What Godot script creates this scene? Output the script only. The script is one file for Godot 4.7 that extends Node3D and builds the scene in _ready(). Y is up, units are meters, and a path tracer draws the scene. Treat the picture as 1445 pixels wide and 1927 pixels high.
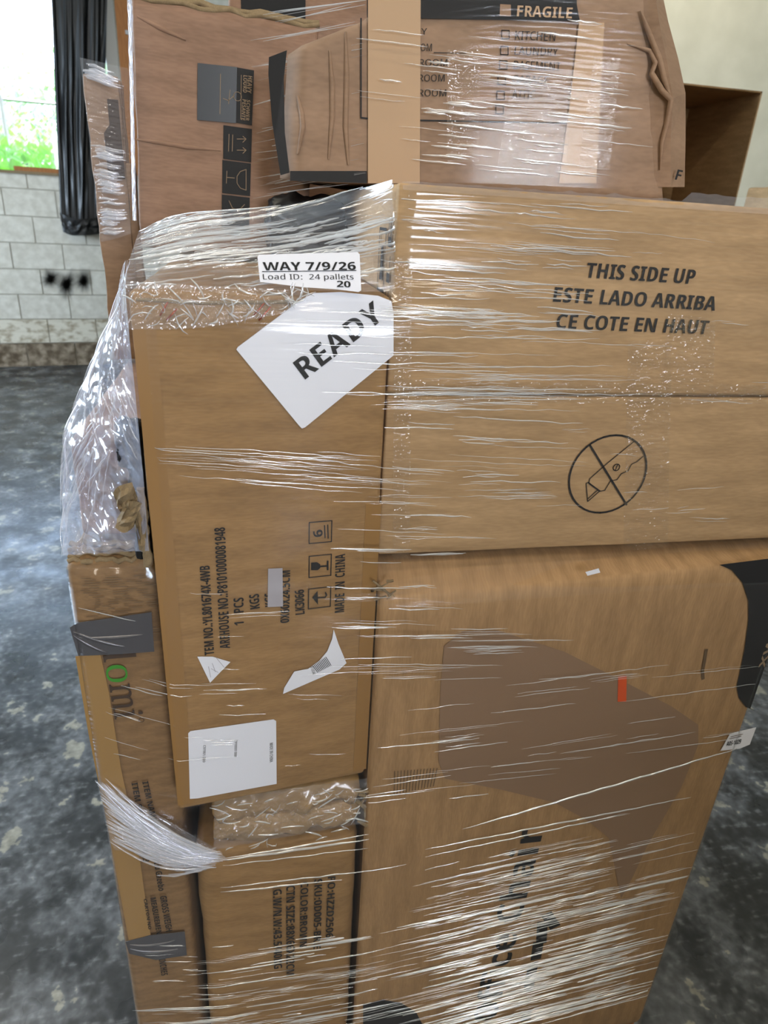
extends Node3D
# A wrapped pallet of cartons in a warehouse. Floor at y = 0, metres. x runs along the front of the
# load, z points away from the load towards the viewer.

var M := {}          # materials by name
var bold: SystemFont
var plain: SystemFont
var serif: SystemFont
var used := {}
var rng := RandomNumberGenerator.new()
var wob := FastNoiseLite.new()
var film_grid := PackedFloat32Array()

# ------------------------------------------------------------------ helpers
func numbered(called: String) -> String:
	if not used.has(called):
		used[called] = 0
		return called
	used[called] += 1
	return "%s_%03d" % [called, used[called]]

func tag(o: Node, label: String, category: String, group := "", kind := "") -> void:
	if label: o.set_meta("label", label)
	if category: o.set_meta("category", category)
	if group: o.set_meta("group", group)
	if kind: o.set_meta("kind", kind)

func thing(called: String, label: String, category: String, at := Vector3.ZERO, turn := 0.0, group := "") -> Node3D:
	var o := Node3D.new()
	o.name = numbered(called)
	add_child(o)
	o.position = at
	o.rotation.y = turn
	tag(o, label, category, group)
	return o

func part(parent: Node, called: String, mesh: Mesh, m: Material, at := Vector3.ZERO, label := "") -> MeshInstance3D:
	var o := MeshInstance3D.new()
	o.name = called
	o.mesh = mesh
	o.material_override = m
	parent.add_child(o, true)
	o.position = at
	if label: o.set_meta("label", label)
	return o

func struct(called: String, mesh: Mesh, m: Material, at := Vector3.ZERO, turn := 0.0) -> MeshInstance3D:
	var o := part(self, called, mesh, m, at)
	o.rotation.y = turn
	o.set_meta("kind", "structure")
	return o

func st_new() -> SurfaceTool:
	var st := SurfaceTool.new()
	st.begin(Mesh.PRIMITIVE_TRIANGLES)
	return st

func tri(st: SurfaceTool, a: Vector3, b: Vector3, c: Vector3) -> void:
	st.add_vertex(a); st.add_vertex(b); st.add_vertex(c)

func quad(st: SurfaceTool, a: Vector3, b: Vector3, c: Vector3, d: Vector3) -> void:
	tri(st, a, b, c); tri(st, a, c, d)

func done(st: SurfaceTool, flat := false) -> ArrayMesh:
	if not flat: st.index()
	st.generate_normals()
	return st.commit()

# box with corners lo, hi into a surface tool (flat faces)
func bx(st: SurfaceTool, lo: Vector3, hi: Vector3) -> void:
	st.set_smooth_group(-1)
	var p := [Vector3(lo.x, lo.y, lo.z), Vector3(hi.x, lo.y, lo.z), Vector3(hi.x, hi.y, lo.z), Vector3(lo.x, hi.y, lo.z), Vector3(lo.x, lo.y, hi.z), Vector3(hi.x, lo.y, hi.z), Vector3(hi.x, hi.y, hi.z), Vector3(lo.x, hi.y, hi.z)]
	for f in [[4, 7, 6, 5], [1, 2, 3, 0], [0, 3, 7, 4], [5, 6, 2, 1], [7, 3, 2, 6], [0, 4, 5, 1]]:
		quad(st, p[f[0]], p[f[1]], p[f[2]], p[f[3]])

func box_mesh(lo: Vector3, hi: Vector3) -> ArrayMesh:
	var st := st_new()
	bx(st, lo, hi)
	return done(st, true)

func steps(a: float, b: float, r: float, n: int) -> Array:
	var o := [a, a + r * 0.15, a + r * 0.4, a + r]
	for i in range(1, n): o.append(lerpf(a + r, b - r, float(i) / n))
	o.append_array([b - r, b - r * 0.4, b - r * 0.15, b])
	return o

# carton body: rounded box from (0,0,-d) to (w,h,0), dented by noise; front at z = 0
func carton(w: float, h: float, d: float, r: float, dent: float, key: int, freq := 6.0, bulge := 0.0, skew := 0.0) -> ArrayMesh:
	var st := st_new()
	var half := Vector3(w, h, d) / 2
	var inner := half - Vector3(r, r, r)
	var xs := steps(-half.x, half.x, r, 12)
	var ys := steps(-half.y, half.y, r, 20)
	var zs := steps(-half.z, half.z, r, 8)
	var nz := FastNoiseLite.new()
	nz.seed = key
	nz.frequency = 1.0
	var fix := func(p: Vector3) -> Vector3:
		var q := p.clamp(-inner, inner)
		var dir := (p - q).normalized()
		var o := q + dir * r
		var c := o * freq
		o += dir * dent * (nz.get_noise_3d(c.x, c.y, c.z) + 0.5 * nz.get_noise_3d(c.x * 3.1, c.y * 3.1, c.z * 3.1))
		if absf(dir.z) > 0.9:
			o.z += signf(dir.z) * bulge * (1.0 - pow(absf(q.x) / inner.x, 2)) * (1.0 - pow(absf(q.y) / inner.y, 2))
		o += Vector3(half.x, half.y, -half.z)
		o.x -= o.z * skew      # a carton pushed out of square
		return o
	for s in [-1, 1]:
		for i in xs.size() - 1:
			for j in ys.size() - 1:
				var a = [Vector3(xs[i], ys[j], s * half.z), Vector3(xs[i], ys[j + 1], s * half.z), Vector3(xs[i + 1], ys[j + 1], s * half.z), Vector3(xs[i + 1], ys[j], s * half.z)]
				if s < 0: a.reverse()
				quad(st, fix.call(a[0]), fix.call(a[1]), fix.call(a[2]), fix.call(a[3]))
		for i in zs.size() - 1:
			for j in ys.size() - 1:
				var a = [Vector3(s * half.x, ys[j], zs[i]), Vector3(s * half.x, ys[j + 1], zs[i]), Vector3(s * half.x, ys[j + 1], zs[i + 1]), Vector3(s * half.x, ys[j], zs[i + 1])]
				if s > 0: a.reverse()
				quad(st, fix.call(a[0]), fix.call(a[1]), fix.call(a[2]), fix.call(a[3]))
		for i in xs.size() - 1:
			for j in zs.size() - 1:
				var a = [Vector3(xs[i], s * half.y, zs[j + 1]), Vector3(xs[i], s * half.y, zs[j]), Vector3(xs[i + 1], s * half.y, zs[j]), Vector3(xs[i + 1], s * half.y, zs[j + 1])]
				if s < 0: a.reverse()
				quad(st, fix.call(a[0]), fix.call(a[1]), fix.call(a[2]), fix.call(a[3]))
	return done(st)

# print and stickers on a face at z = 0 of the parent -----------------------------------
func poly(parent: Node, called: String, pts: Array, m: Material, z := 0.0012, thick := 0.0, label := "") -> MeshInstance3D:
	var flat := PackedVector2Array(pts)
	if Geometry2D.is_polygon_clockwise(flat): flat.reverse()
	var ids := Geometry2D.triangulate_polygon(flat)
	var st := st_new()
	st.set_smooth_group(-1)
	for i in range(0, ids.size(), 3):
		var a := flat[ids[i]]; var b := flat[ids[i + 1]]; var c := flat[ids[i + 2]]
		if (b - a).cross(c - a) > 0: var t := b; b = c; c = t
		tri(st, Vector3(a.x, a.y, z), Vector3(b.x, b.y, z), Vector3(c.x, c.y, z))
	if thick > 0:
		for i in flat.size():
			var a := flat[i]; var b := flat[(i + 1) % flat.size()]
			quad(st, Vector3(a.x, a.y, z - thick), Vector3(a.x, a.y, z), Vector3(b.x, b.y, z), Vector3(b.x, b.y, z - thick))
	return part(parent, called, done(st, true), m, Vector3.ZERO, label)

func rect(a: Vector2, b: Vector2) -> Array:
	return [a, Vector2(b.x, a.y), b, Vector2(a.x, b.y)]

func line_into(st: SurfaceTool, pts: Array, w: float, z: float, closed := false) -> void:
	st.set_smooth_group(-1)
	var n := pts.size()
	for i in (n if closed else n - 1):
		var a: Vector2 = pts[i]; var b: Vector2 = pts[(i + 1) % n]
		var d := (b - a).normalized() * w * 0.5
		var s := d.orthogonal()
		a -= d * 0.7; b += d * 0.7
		var q := [a + s, b + s, b - s, a - s]
		if (q[1] - q[0]).cross(q[2] - q[0]) > 0: q.reverse()
		quad(st, Vector3(q[0].x, q[0].y, z), Vector3(q[1].x, q[1].y, z), Vector3(q[2].x, q[2].y, z), Vector3(q[3].x, q[3].y, z))

func strokes(parent: Node, called: String, lines: Array, w: float, m: Material, z := 0.0013) -> MeshInstance3D:
	var st := st_new()
	for l in lines: line_into(st, l, w, z)
	return part(parent, called, done(st, true), m)

func ring(c: Vector2, r: float, n := 40) -> Array:
	var o := []
	for i in n + 1: o.append(c + Vector2.from_angle(TAU * i / n) * r)
	return o

# lettering: a = start of baseline, b = end of baseline, c = top of the first letter
func text(parent: Node, s: String, font: Font, a: Vector2, b: Vector2, c: Vector2, m: Material, z := 0.0013) -> void:
	var t := TextMesh.new()
	t.text = s
	t.font = font
	t.font_size = 64
	t.pixel_size = 0.001
	t.depth = 0.0
	t.curve_step = 2.0
	var box := t.get_aabb()
	var along := (b - a)
	var up := Vector2(-along.y, along.x).normalized()
	up *= (c - a).dot(up)
	var o := MeshInstance3D.new()
	o.name = "lettering"
	o.mesh = t
	o.material_override = m
	var bs := Basis(Vector3(along.x, along.y, 0) / box.size.x, Vector3(up.x, up.y, 0) / box.size.y, Vector3(0, 0, 1))
	o.transform = Transform3D(bs, Vector3(a.x, a.y, z) - bs * Vector3(box.position.x, box.position.y, 0))
	parent.add_child(o, true)

# materials ------------------------------------------------------------------------------
func noise_tex(key: int, freq: float, lo: Color, hi: Color, octaves := 4, kind := FastNoiseLite.TYPE_SIMPLEX, size := 512, stops := []) -> NoiseTexture2D:
	var n := FastNoiseLite.new()
	n.seed = key
	n.noise_type = kind
	n.frequency = freq
	n.fractal_octaves = octaves
	var t := NoiseTexture2D.new()
	t.width = size; t.height = size
	t.seamless = true
	t.noise = n
	var g := Gradient.new()
	g.offsets = PackedFloat32Array([0.0, 1.0] if stops.is_empty() else stops)
	g.colors = PackedColorArray([lo, hi])
	t.color_ramp = g
	return t

func flat_mat(called: String, c: Color, rough := 0.8, metal := 0.0) -> StandardMaterial3D:
	var m := StandardMaterial3D.new()
	m.resource_name = called
	m.albedo_color = c
	m.roughness = rough
	m.metallic = metal
	M[called] = m
	return m

func kraft(called: String, c: Color, streak: Vector3, key: int, rough := 0.75) -> StandardMaterial3D:
	var m := flat_mat(called, c, rough)
	m.albedo_texture = noise_tex(key, 0.012, Color(0.86, 0.85, 0.83), Color(1, 1, 1), 5)
	m.uv1_triplanar = true
	m.uv1_triplanar_sharpness = 8.0
	m.uv1_scale = streak
	m.detail_enabled = true
	m.detail_blend_mode = BaseMaterial3D.BLEND_MODE_MUL
	m.detail_albedo = noise_tex(key + 7, 0.09, Color(0.80, 0.78, 0.75, 0.5), Color(1, 1, 1, 0.5), 3)
	m.detail_uv_layer = BaseMaterial3D.DETAIL_UV_1
	return m

func sheet_mat(called: String, c: Color, rough: float, metal := 0.0, spec := 0.5) -> StandardMaterial3D:
	var m := flat_mat(called, c, rough, metal)
	m.transparency = BaseMaterial3D.TRANSPARENCY_ALPHA
	m.cull_mode = BaseMaterial3D.CULL_DISABLED
	m.metallic_specular = spec
	return m

# film ------------------------------------------------------------------------------------
const FX0 := -0.12
const FY0 := 0.135
const FD := 0.01
const FNX := 97
const FNY := 145

func stack_front(x: float, y: float) -> float:
	var z := -0.40
	if x > 0.002 and x < 0.245 and y > 0.85 and y < 1.474: z = maxf(z, 0.028 - 0.117 * (x - 0.002))
	if x > 0.2457 and y > 1.165 and y < 1.575: z = maxf(z, -0.0125)
	if x > 0.2457 and x < 0.812 and y < 1.163: z = maxf(z, 0.012 - maxf(0.0, y - 1.125) * 1.2)
	if x > 0.04 and x < 0.2457 and y < 0.845: z = maxf(z, 0.002 if y < 0.745 else 0.004)
	if x > -0.1 and x < 0.002 and y < 1.18: z = maxf(z, -0.02)
	return z

func make_film_grid() -> void:
	film_grid.resize(FNX * FNY)
	for j in FNY:
		var y := FY0 + j * FD
		var pts := []
		for i in FNX:
			var p := Vector2(FX0 + i * FD, stack_front(FX0 + i * FD, y))
			while pts.size() > 1 and (pts[-1] - pts[-2]).cross(p - pts[-2]) >= 0: pts.pop_back()
			pts.append(p)
		var k := 0
		for i in FNX:
			var x := FX0 + i * FD
			while k < pts.size() - 2 and pts[k + 1].x < x - 0.0001: k += 1
			film_grid[j * FNX + i] = lerpf(pts[k].y, pts[k + 1].y, clampf((x - pts[k].x) / (pts[k + 1].x - pts[k].x), 0, 1))
	for pass_ in 3:
		var old := film_grid.duplicate()
		for j in range(1, FNY - 1):
			for i in range(1, FNX - 1):
				var at := j * FNX + i
				film_grid[at] = maxf(stack_front(FX0 + i * FD, FY0 + j * FD), 0.34 * old[at] + 0.33 * (old[at - FNX] + old[at + FNX]))

func film_z(x: float, y: float) -> float:
	var u := clampf((x - FX0) / FD, 0, FNX - 1.001)
	var v := clampf((y - FY0) / FD, 0, FNY - 1.001)
	var i := int(u); var j := int(v)
	var a := lerpf(film_grid[j * FNX + i], film_grid[j * FNX + i + 1], u - i)
	var b := lerpf(film_grid[(j + 1) * FNX + i], film_grid[(j + 1) * FNX + i + 1], u - i)
	return lerpf(a, b, v - j) + 0.003

const LEAN := [[0.13, 0.05], [0.40, 0.11], [0.60, 0.11], [0.75, 0.05], [0.85, 0.01], [0.98, -0.03], [1.08, -0.10], [1.20, -0.12], [1.30, -0.10], [1.38, -0.025], [1.45, 0.005], [1.6, -0.006]]
func lean(y: float) -> float:
	for k in range(1, LEAN.size()):
		if y < LEAN[k][0]: return lerpf(LEAN[k - 1][1], LEAN[k][1], (y - LEAN[k - 1][0]) / (LEAN[k][0] - LEAN[k - 1][0]))
	return 0.0

# a drawn tight fold of film: a low half-round ridge along a path, tapering at both ends
func ridge(st: SurfaceTool, path: Array, out: Vector3, w: float, h: float) -> void:
	st.set_smooth_group(0)
	var rows := []
	var n := path.size()
	for i in n:
		var t: Vector3 = (path[mini(i + 1, n - 1)] - path[maxi(i - 1, 0)]).normalized()
		var s := t.cross(out).normalized()
		var f := sin(PI * (i + 0.15) / (n - 0.7))
		f = pow(clampf(f, 0, 1), 0.5)
		var row := []
		for k in 5:
			var a := PI * k / 4.0
			row.append(path[i] + s * cos(a) * w * 0.5 * f + out * sin(a) * h * f)
		rows.append(row)
	for i in n - 1:
		for k in 4:
			quad(st, rows[i][k], rows[i][k + 1], rows[i + 1][k + 1], rows[i + 1][k])

# a ridge on the main film from (x, y) a to b
func fold(st: SurfaceTool, a: Vector2, b: Vector2, w: float, lift := 0.0005) -> void:
	var n := clampi(int(a.distance_to(b) / 0.012), 5, 40)
	var path := []
	var key := rng.randf() * 900.0
	var side := (b - a).normalized().orthogonal()
	for i in n + 1:
		var p := a.lerp(b, float(i) / n) + side * 0.0022 * wob.get_noise_2d(key, i * 7.0)
		path.append(Vector3(p.x, p.y, film_z(p.x, p.y) + lift))
	ridge(st, path, Vector3(0, 0, 1), w, w * 0.55)

# scatter of folds in a region of the front: x0..x1, y0..y1
func folds(st: SurfaceTool, count: int, lo: Vector2, hi: Vector2, slope: float, len0: float, len1: float, w0: float, w1: float, spread := 0.02) -> void:
	for i in count:
		var L := lerpf(len0, len1, pow(rng.randf(), 1.7))
		var x := rng.randf_range(lo.x, hi.x)
		var y := rng.randf_range(lo.y, hi.y)
		var s := slope + rng.randfn(0.0, spread)
		var w := lerpf(w0, w1, pow(rng.randf(), 2.0))
		var a := Vector2(maxf(x - L / 2, FX0 + 0.02), 0)
		var b := Vector2(minf(x + L / 2, 0.815), 0)
		a.y = y - s * (x - a.x); b.y = y + s * (b.x - x)
		fold(st, a, b, w)
		while rng.randf() < 0.45:      # folds run in bundles
			var o := Vector2(rng.randf_range(-0.02, 0.02), rng.randf_range(-0.005, 0.005))
			fold(st, a.lerp(b, rng.randf_range(0, 0.3)) + o, a.lerp(b, rng.randf_range(0.7, 1)) + o, w * rng.randf_range(0.4, 0.9))

# stretched sheet between a lower and an upper rail of points, drawn into fine pleats
func patch(low: Curve3D, high: Curve3D, nu: int, nv: int, amp: float, fu: float, fv: float, skew: float, key: int, sag := 0.0, faceted := false) -> ArrayMesh:
	var nz := FastNoiseLite.new()
	nz.seed = key
	nz.frequency = 1.0
	nz.fractal_octaves = 3
	var st := st_new()
	if faceted: st.set_smooth_group(-1)
	var g := []
	var la := low.get_baked_length(); var lb := high.get_baked_length()
	for j in nv + 1:
		var row := []
		for i in nu + 1:
			var u := float(i) / nu; var v := float(j) / nv
			var a := low.sample_baked(u * la); var b := high.sample_baked(u * lb)
			var p := a.lerp(b, v)
			var d := nz.get_noise_2d(u * fu, (v + skew * u) * fv)
			p += Vector3(0.25, 0.3, 1).normalized() * (amp * d * sin(PI * clampf(v, 0.06, 0.94)) - sag * sin(PI * v) * sin(PI * u))
			row.append(p)
		g.append(row)
	for j in nv:
		for i in nu:
			quad(st, g[j][i], g[j + 1][i], g[j + 1][i + 1], g[j][i + 1])
	return done(st, faceted)

func rail(pts: Array) -> Curve3D:
	var c := Curve3D.new()
	c.bake_interval = 0.005
	var n := pts.size()
	for i in n:
		var t: Vector3 = (pts[mini(i + 1, n - 1)] - pts[maxi(i - 1, 0)]) / 6.0
		c.add_point(pts[i], -t, t)
	return c

func tube(st: SurfaceTool, path: Array, r: float, sides := 6) -> void:
	st.set_smooth_group(0)
	var rows := []
	var n := path.size()
	for i in n:
		var t: Vector3 = (path[mini(i + 1, n - 1)] - path[maxi(i - 1, 0)]).normalized()
		var s := t.cross(Vector3(0.3, 0.2, 1)).normalized()
		var o := s.cross(t)
		var row := []
		for k in sides + 1:
			row.append(path[i] + (s * cos(TAU * k / sides) + o * sin(TAU * k / sides)) * r)
		rows.append(row)
	for i in n - 1:
		for k in sides:
			quad(st, rows[i][k], rows[i][k + 1], rows[i + 1][k + 1], rows[i + 1][k])


# ------------------------------------------------------------------ the place
func _ready() -> void:
	rng.seed = 20260709
	wob.seed = 5
	wob.frequency = 0.05
	set_camera_and_light()
	make_materials()
	build_room()
	build_outside()
	build_pallet()
	build_cartons()
	build_upper_cartons()
	build_far_cartons()
	build_waiting_cartons()
	make_film_grid()
	build_film()
	for o in find_children("*", "GeometryInstance3D", true, false):
		o.cast_shadow = GeometryInstance3D.SHADOW_CASTING_SETTING_ON

func area(at: Vector3, towards: Vector3, size: Vector2, energy: float, c: Color, called: String) -> void:
	var l := AreaLight3D.new()
	l.name = called
	l.area_size = size
	l.area_normalize_energy = true
	l.light_energy = energy
	l.light_color = c
	l.set("area_range", 30.0)
	l.set("area_attenuation", 2.0)
	l.shadow_enabled = true
	add_child(l)
	l.look_at_from_position(at, at + towards, Vector3.UP if absf(towards.y) < 0.9 else Vector3.FORWARD)

func set_camera_and_light() -> void:
	var cam := Camera3D.new()
	cam.name = "camera"
	add_child(cam)
	cam.transform = Transform3D(Basis(Vector3(0.980271, 0.054372, 0.190033), Vector3(0.028386, 0.912731, -0.407575), Vector3(-0.195610, 0.404928, 0.893180)), Vector3(0.101, 1.5426, 0.671))
	cam.fov = 74.7726
	cam.near = 0.05
	cam.far = 200.0
	cam.current = true
	var lens := CameraAttributesPhysical.new()
	lens.frustum_focal_length = 15.7031
	lens.frustum_focus_distance = 0.78
	lens.exposure_aperture = 6.0
	cam.attributes = lens
	var env := Environment.new()
	env.background_mode = Environment.BG_SKY
	var sky := Sky.new()
	var sm := ProceduralSkyMaterial.new()
	sm.sky_top_color = Color(0.72, 0.84, 1.0)
	sm.sky_horizon_color = Color(0.93, 0.97, 1.0)
	sm.ground_horizon_color = Color(0.85, 0.9, 0.88)
	sm.ground_bottom_color = Color(0.3, 0.32, 0.28)
	sm.energy_multiplier = 10.0
	sm.sun_angle_max = 1.0
	sky.sky_material = sm
	env.sky = sky
	env.tonemap_mode = Environment.TONE_MAPPER_LINEAR
	env.tonemap_exposure = 1.12
	env.sdfgi_enabled = true
	env.ssao_enabled = true
	env.ssil_enabled = true
	var we := WorldEnvironment.new()
	we.name = "world"
	we.environment = env
	add_child(we)
	var sun := DirectionalLight3D.new()
	sun.name = "sun"
	sun.light_energy = 5.0
	sun.light_color = Color(1.0, 0.97, 0.9)
	sun.light_angular_distance = 2.0
	sun.shadow_enabled = true
	add_child(sun)
	sun.look_at_from_position(Vector3(0, 10, 0), Vector3(-2, 0, -6), Vector3.UP)
	# daylight standing in the openings: a long window behind the viewer, a window in the left wall
	area(Vector3(1.72, 2.3, 6.4), Vector3(0, 0, -1), Vector2(1.25, 1.3), 21.0, Color(0.94, 0.96, 1.0), "front_window_daylight")
	area(Vector3(-4.9, 2.2, -2.6), Vector3(1, -0.15, 0.15), Vector2(2.4, 1.6), 34.0, Color(0.82, 0.91, 1.0), "side_window_daylight")

func make_materials() -> void:
	bold = SystemFont.new(); bold.font_names = PackedStringArray(["Droid Sans"]); bold.font_weight = 700
	plain = SystemFont.new(); plain.font_names = PackedStringArray(["Droid Sans"])
	serif = SystemFont.new(); serif.font_names = PackedStringArray(["Droid Serif"]); serif.font_weight = 400
	kraft("kraft", Color(0.63, 0.485, 0.305), Vector3(1.2, 6, 1.2), 11)
	kraft("kraft_gold", Color(0.725, 0.59, 0.425), Vector3(0.9, 5, 0.9), 23)
	kraft("kraft_chair", Color(0.68, 0.535, 0.37), Vector3(6, 0.9, 1.0), 31)
	kraft("kraft_pink", Color(0.60, 0.465, 0.375), Vector3(1, 5, 1), 41)
	kraft("kraft_moving", Color(0.61, 0.49, 0.39), Vector3(1, 3, 1), 43)
	kraft("kraft_paper", Color(0.58, 0.50, 0.38), Vector3(9, 9, 9), 47, 0.9)
	kraft("kraft_gazebo", Color(0.57, 0.44, 0.29), Vector3(3, 12, 3), 53)
	flat_mat("ink", Color(0.07, 0.066, 0.07), 0.8)
	flat_mat("ink_soft", Color(0.235, 0.17, 0.12), 0.8)
	flat_mat("ink_brown", Color(0.515, 0.405, 0.31), 0.75)
	flat_mat("ink_grey", Color(0.36, 0.28, 0.19), 0.8)
	flat_mat("ink_light", Color(0.55, 0.46, 0.36), 0.8)
	flat_mat("green_ink", Color(0.20, 0.52, 0.12), 0.7)
	flat_mat("orange", Color(0.80, 0.30, 0.09), 0.6)
	flat_mat("label_white", Color(0.86, 0.86, 0.89), 0.45)
	flat_mat("label_grey", Color(0.62, 0.60, 0.62), 0.5)
	flat_mat("duct_tape", Color(0.36, 0.355, 0.37), 0.24, 0.35)
	flat_mat("tape_tan", Color(0.60, 0.47, 0.29), 0.18)
	flat_mat("tape_brown", Color(0.55, 0.41, 0.235), 0.3)
	flat_mat("tape_paper", Color(0.67, 0.545, 0.41), 0.6)
	flat_mat("copper", Color(0.72, 0.33, 0.16), 0.3, 0.9)
	flat_mat("black_foam", Color(0.035, 0.035, 0.04), 0.7)
	flat_mat("black_gloss", Color(0.035, 0.036, 0.042), 0.38)
	flat_mat("wood", Color(0.50, 0.32, 0.14), 0.55)
	flat_mat("steel", Color(0.6, 0.6, 0.6), 0.4, 0.8)
	flat_mat("white_paint", Color(0.85, 0.85, 0.83), 0.5)
	var film := sheet_mat("film", Color(0.92, 0.93, 0.96, 0.008), 0.12)
	film.metallic_specular = 0.36
	sheet_mat("film_upper", Color(0.95, 0.94, 0.97, 0.004), 0.10, 0.0, 0.19)
	sheet_mat("film_slack", Color(0.90, 0.92, 0.97, 0.05), 0.12, 0.02)
	sheet_mat("film_veil", Color(0.84, 0.86, 0.95, 0.24), 0.14, 0.06)
	sheet_mat("film_fold", Color(0.96, 0.97, 0.98, 0.10), 0.11, 0.42)
	sheet_mat("film_rope", Color(0.93, 0.94, 0.98, 0.14), 0.14, 0.22)
	var ct := sheet_mat("clear_tape", Color(0.80, 0.70, 0.55, 0.05), 0.10)
	var cn := noise_tex(73, 0.03, Color.BLACK, Color.WHITE, 3)
	cn.color_ramp = null
	cn.as_normal_map = true
	cn.bump_strength = 5.0
	ct.normal_enabled = true
	ct.normal_texture = cn
	ct.uv1_triplanar = true
	ct.uv1_scale = Vector3(3, 9, 3)
	sheet_mat("pane", Color(0.95, 1.0, 0.98, 0.04), 0.03)
	var board := noise_tex(71, 0.02, Color(0.55, 0.33, 0.13), Color(0.66, 0.42, 0.2), 4)
	M.wood.albedo_color = Color.WHITE
	M.wood.albedo_texture = board
	M.wood.uv1_triplanar = true
	M.wood.uv1_scale = Vector3(6, 0.6, 6)

	# painted blocks: chalky off-white with grime; dirt splashed up from the floor has its own ragged outline
	var b := flat_mat("block", Color(0.86, 0.84, 0.79), 0.85)
	b.albedo_texture = noise_tex(81, 0.015, Color(0.86, 0.85, 0.83), Color(1, 1, 1), 5)
	b.uv1_triplanar = true
	b.uv1_world_triplanar = true
	b.uv1_scale = Vector3(1.1, 1.1, 1.1)
	b.heightmap_enabled = false
	var bd := flat_mat("block_dirty", Color(0.86, 0.84, 0.79), 0.9)
	bd.albedo_texture = noise_tex(83, 0.014, Color(0.62, 0.56, 0.48), Color(0.97, 0.96, 0.93), 6, FastNoiseLite.TYPE_SIMPLEX, 512, [0.05, 0.55])
	bd.uv1_triplanar = true
	bd.uv1_world_triplanar = true
	bd.uv1_scale = Vector3(0.9, 1.4, 0.9)
	var bm := flat_mat("block_grimy", Color(0.62, 0.56, 0.48), 0.9)
	bm.albedo_texture = noise_tex(85, 0.012, Color(0.52, 0.48, 0.42), Color(1, 1, 1), 6, FastNoiseLite.TYPE_SIMPLEX, 512, [0.2, 0.8])
	bm.uv1_triplanar = true
	bm.uv1_world_triplanar = true
	bm.uv1_scale = Vector3(1.3, 1.3, 1.3)
	flat_mat("mortar", Color(0.66, 0.64, 0.59), 0.95)
	var cw := flat_mat("cream_wall", Color(0.86, 0.85, 0.78), 0.8)
	cw.albedo_texture = noise_tex(87, 0.01, Color(0.94, 0.94, 0.93), Color(1, 1, 1), 4)
	cw.uv1_triplanar = true
	cw.uv1_scale = Vector3(0.5, 0.5, 0.5)
	flat_mat("ceiling_paint", Color(0.75, 0.75, 0.72), 0.9)
	M.floor = floor_material()

# old sealed concrete: dark seal, worn pale patches, scuffs dragged along by pallets
func floor_material() -> StandardMaterial3D:
	var size := 1024
	var get_n := func(key: int, f: float, oct: int) -> PackedByteArray:
		var n := FastNoiseLite.new()
		n.seed = key; n.frequency = f; n.fractal_octaves = oct; n.noise_type = FastNoiseLite.TYPE_SIMPLEX
		return n.get_seamless_image(size, size).get_data()
	var big: PackedByteArray = get_n.call(3, 0.006, 5)
	var mid: PackedByteArray = get_n.call(4, 0.012, 6)
	var fine: PackedByteArray = get_n.call(5, 0.06, 4)
	var rub: PackedByteArray = get_n.call(6, 0.03, 4)
	var img := PackedByteArray()
	img.resize(size * size * 3)
	var dark := Vector3(52, 53, 53)
	var seal := Vector3(100, 102, 104)
	var pale := Vector3(150, 146, 130)
	for y in size:
		for x in size:
			var k := y * size + x
			var a := smoothstep(70.0, 190.0, big[k] * 0.6 + fine[k] * 0.15 + mid[k] * 0.25)
			var c := dark.lerp(seal, a)
			var streak := rub[((y * 4) % size) * size + (x / 4 + y / 2) % size]
			var w := smoothstep(150.0, 215.0, fine[k] * 0.45 + streak * 0.55)          # scuffs dragged one way
			c = c.lerp(Vector3(128, 130, 130), w * 0.5)
			var worn := smoothstep(203.0, 210.0, mid[k] * 0.7 + big[k] * 0.2 + fine[k] * 0.22)   # bare concrete where the seal is gone
			c = c.lerp(pale, worn * 0.75)
			c *= 0.80 + 0.34 * fine[k] / 255.0
			img[k * 3] = clampi(int(c.x), 0, 255); img[k * 3 + 1] = clampi(int(c.y), 0, 255); img[k * 3 + 2] = clampi(int(c.z), 0, 255)
	var m := flat_mat("concrete", Color.WHITE, 0.42)
	m.albedo_texture = ImageTexture.create_from_image(Image.create_from_data(size, size, false, Image.FORMAT_RGB8, img))
	m.uv1_triplanar = true
	m.uv1_world_triplanar = true
	m.uv1_scale = Vector3(0.42, 0.42, 0.42)
	m.uv1_offset = Vector3(0.15, 0, 0.3)
	m.heightmap_enabled = false
	m.roughness_texture = noise_tex(91, 0.02, Color(0.45, 0.45, 0.45), Color(1, 1, 1), 4)
	return m

# ------------------------------------------------------------------ the room
const WALL_AT := Vector3(-2.217, 0, -6.347)
const WALL_TURN := 0.20944

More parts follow.
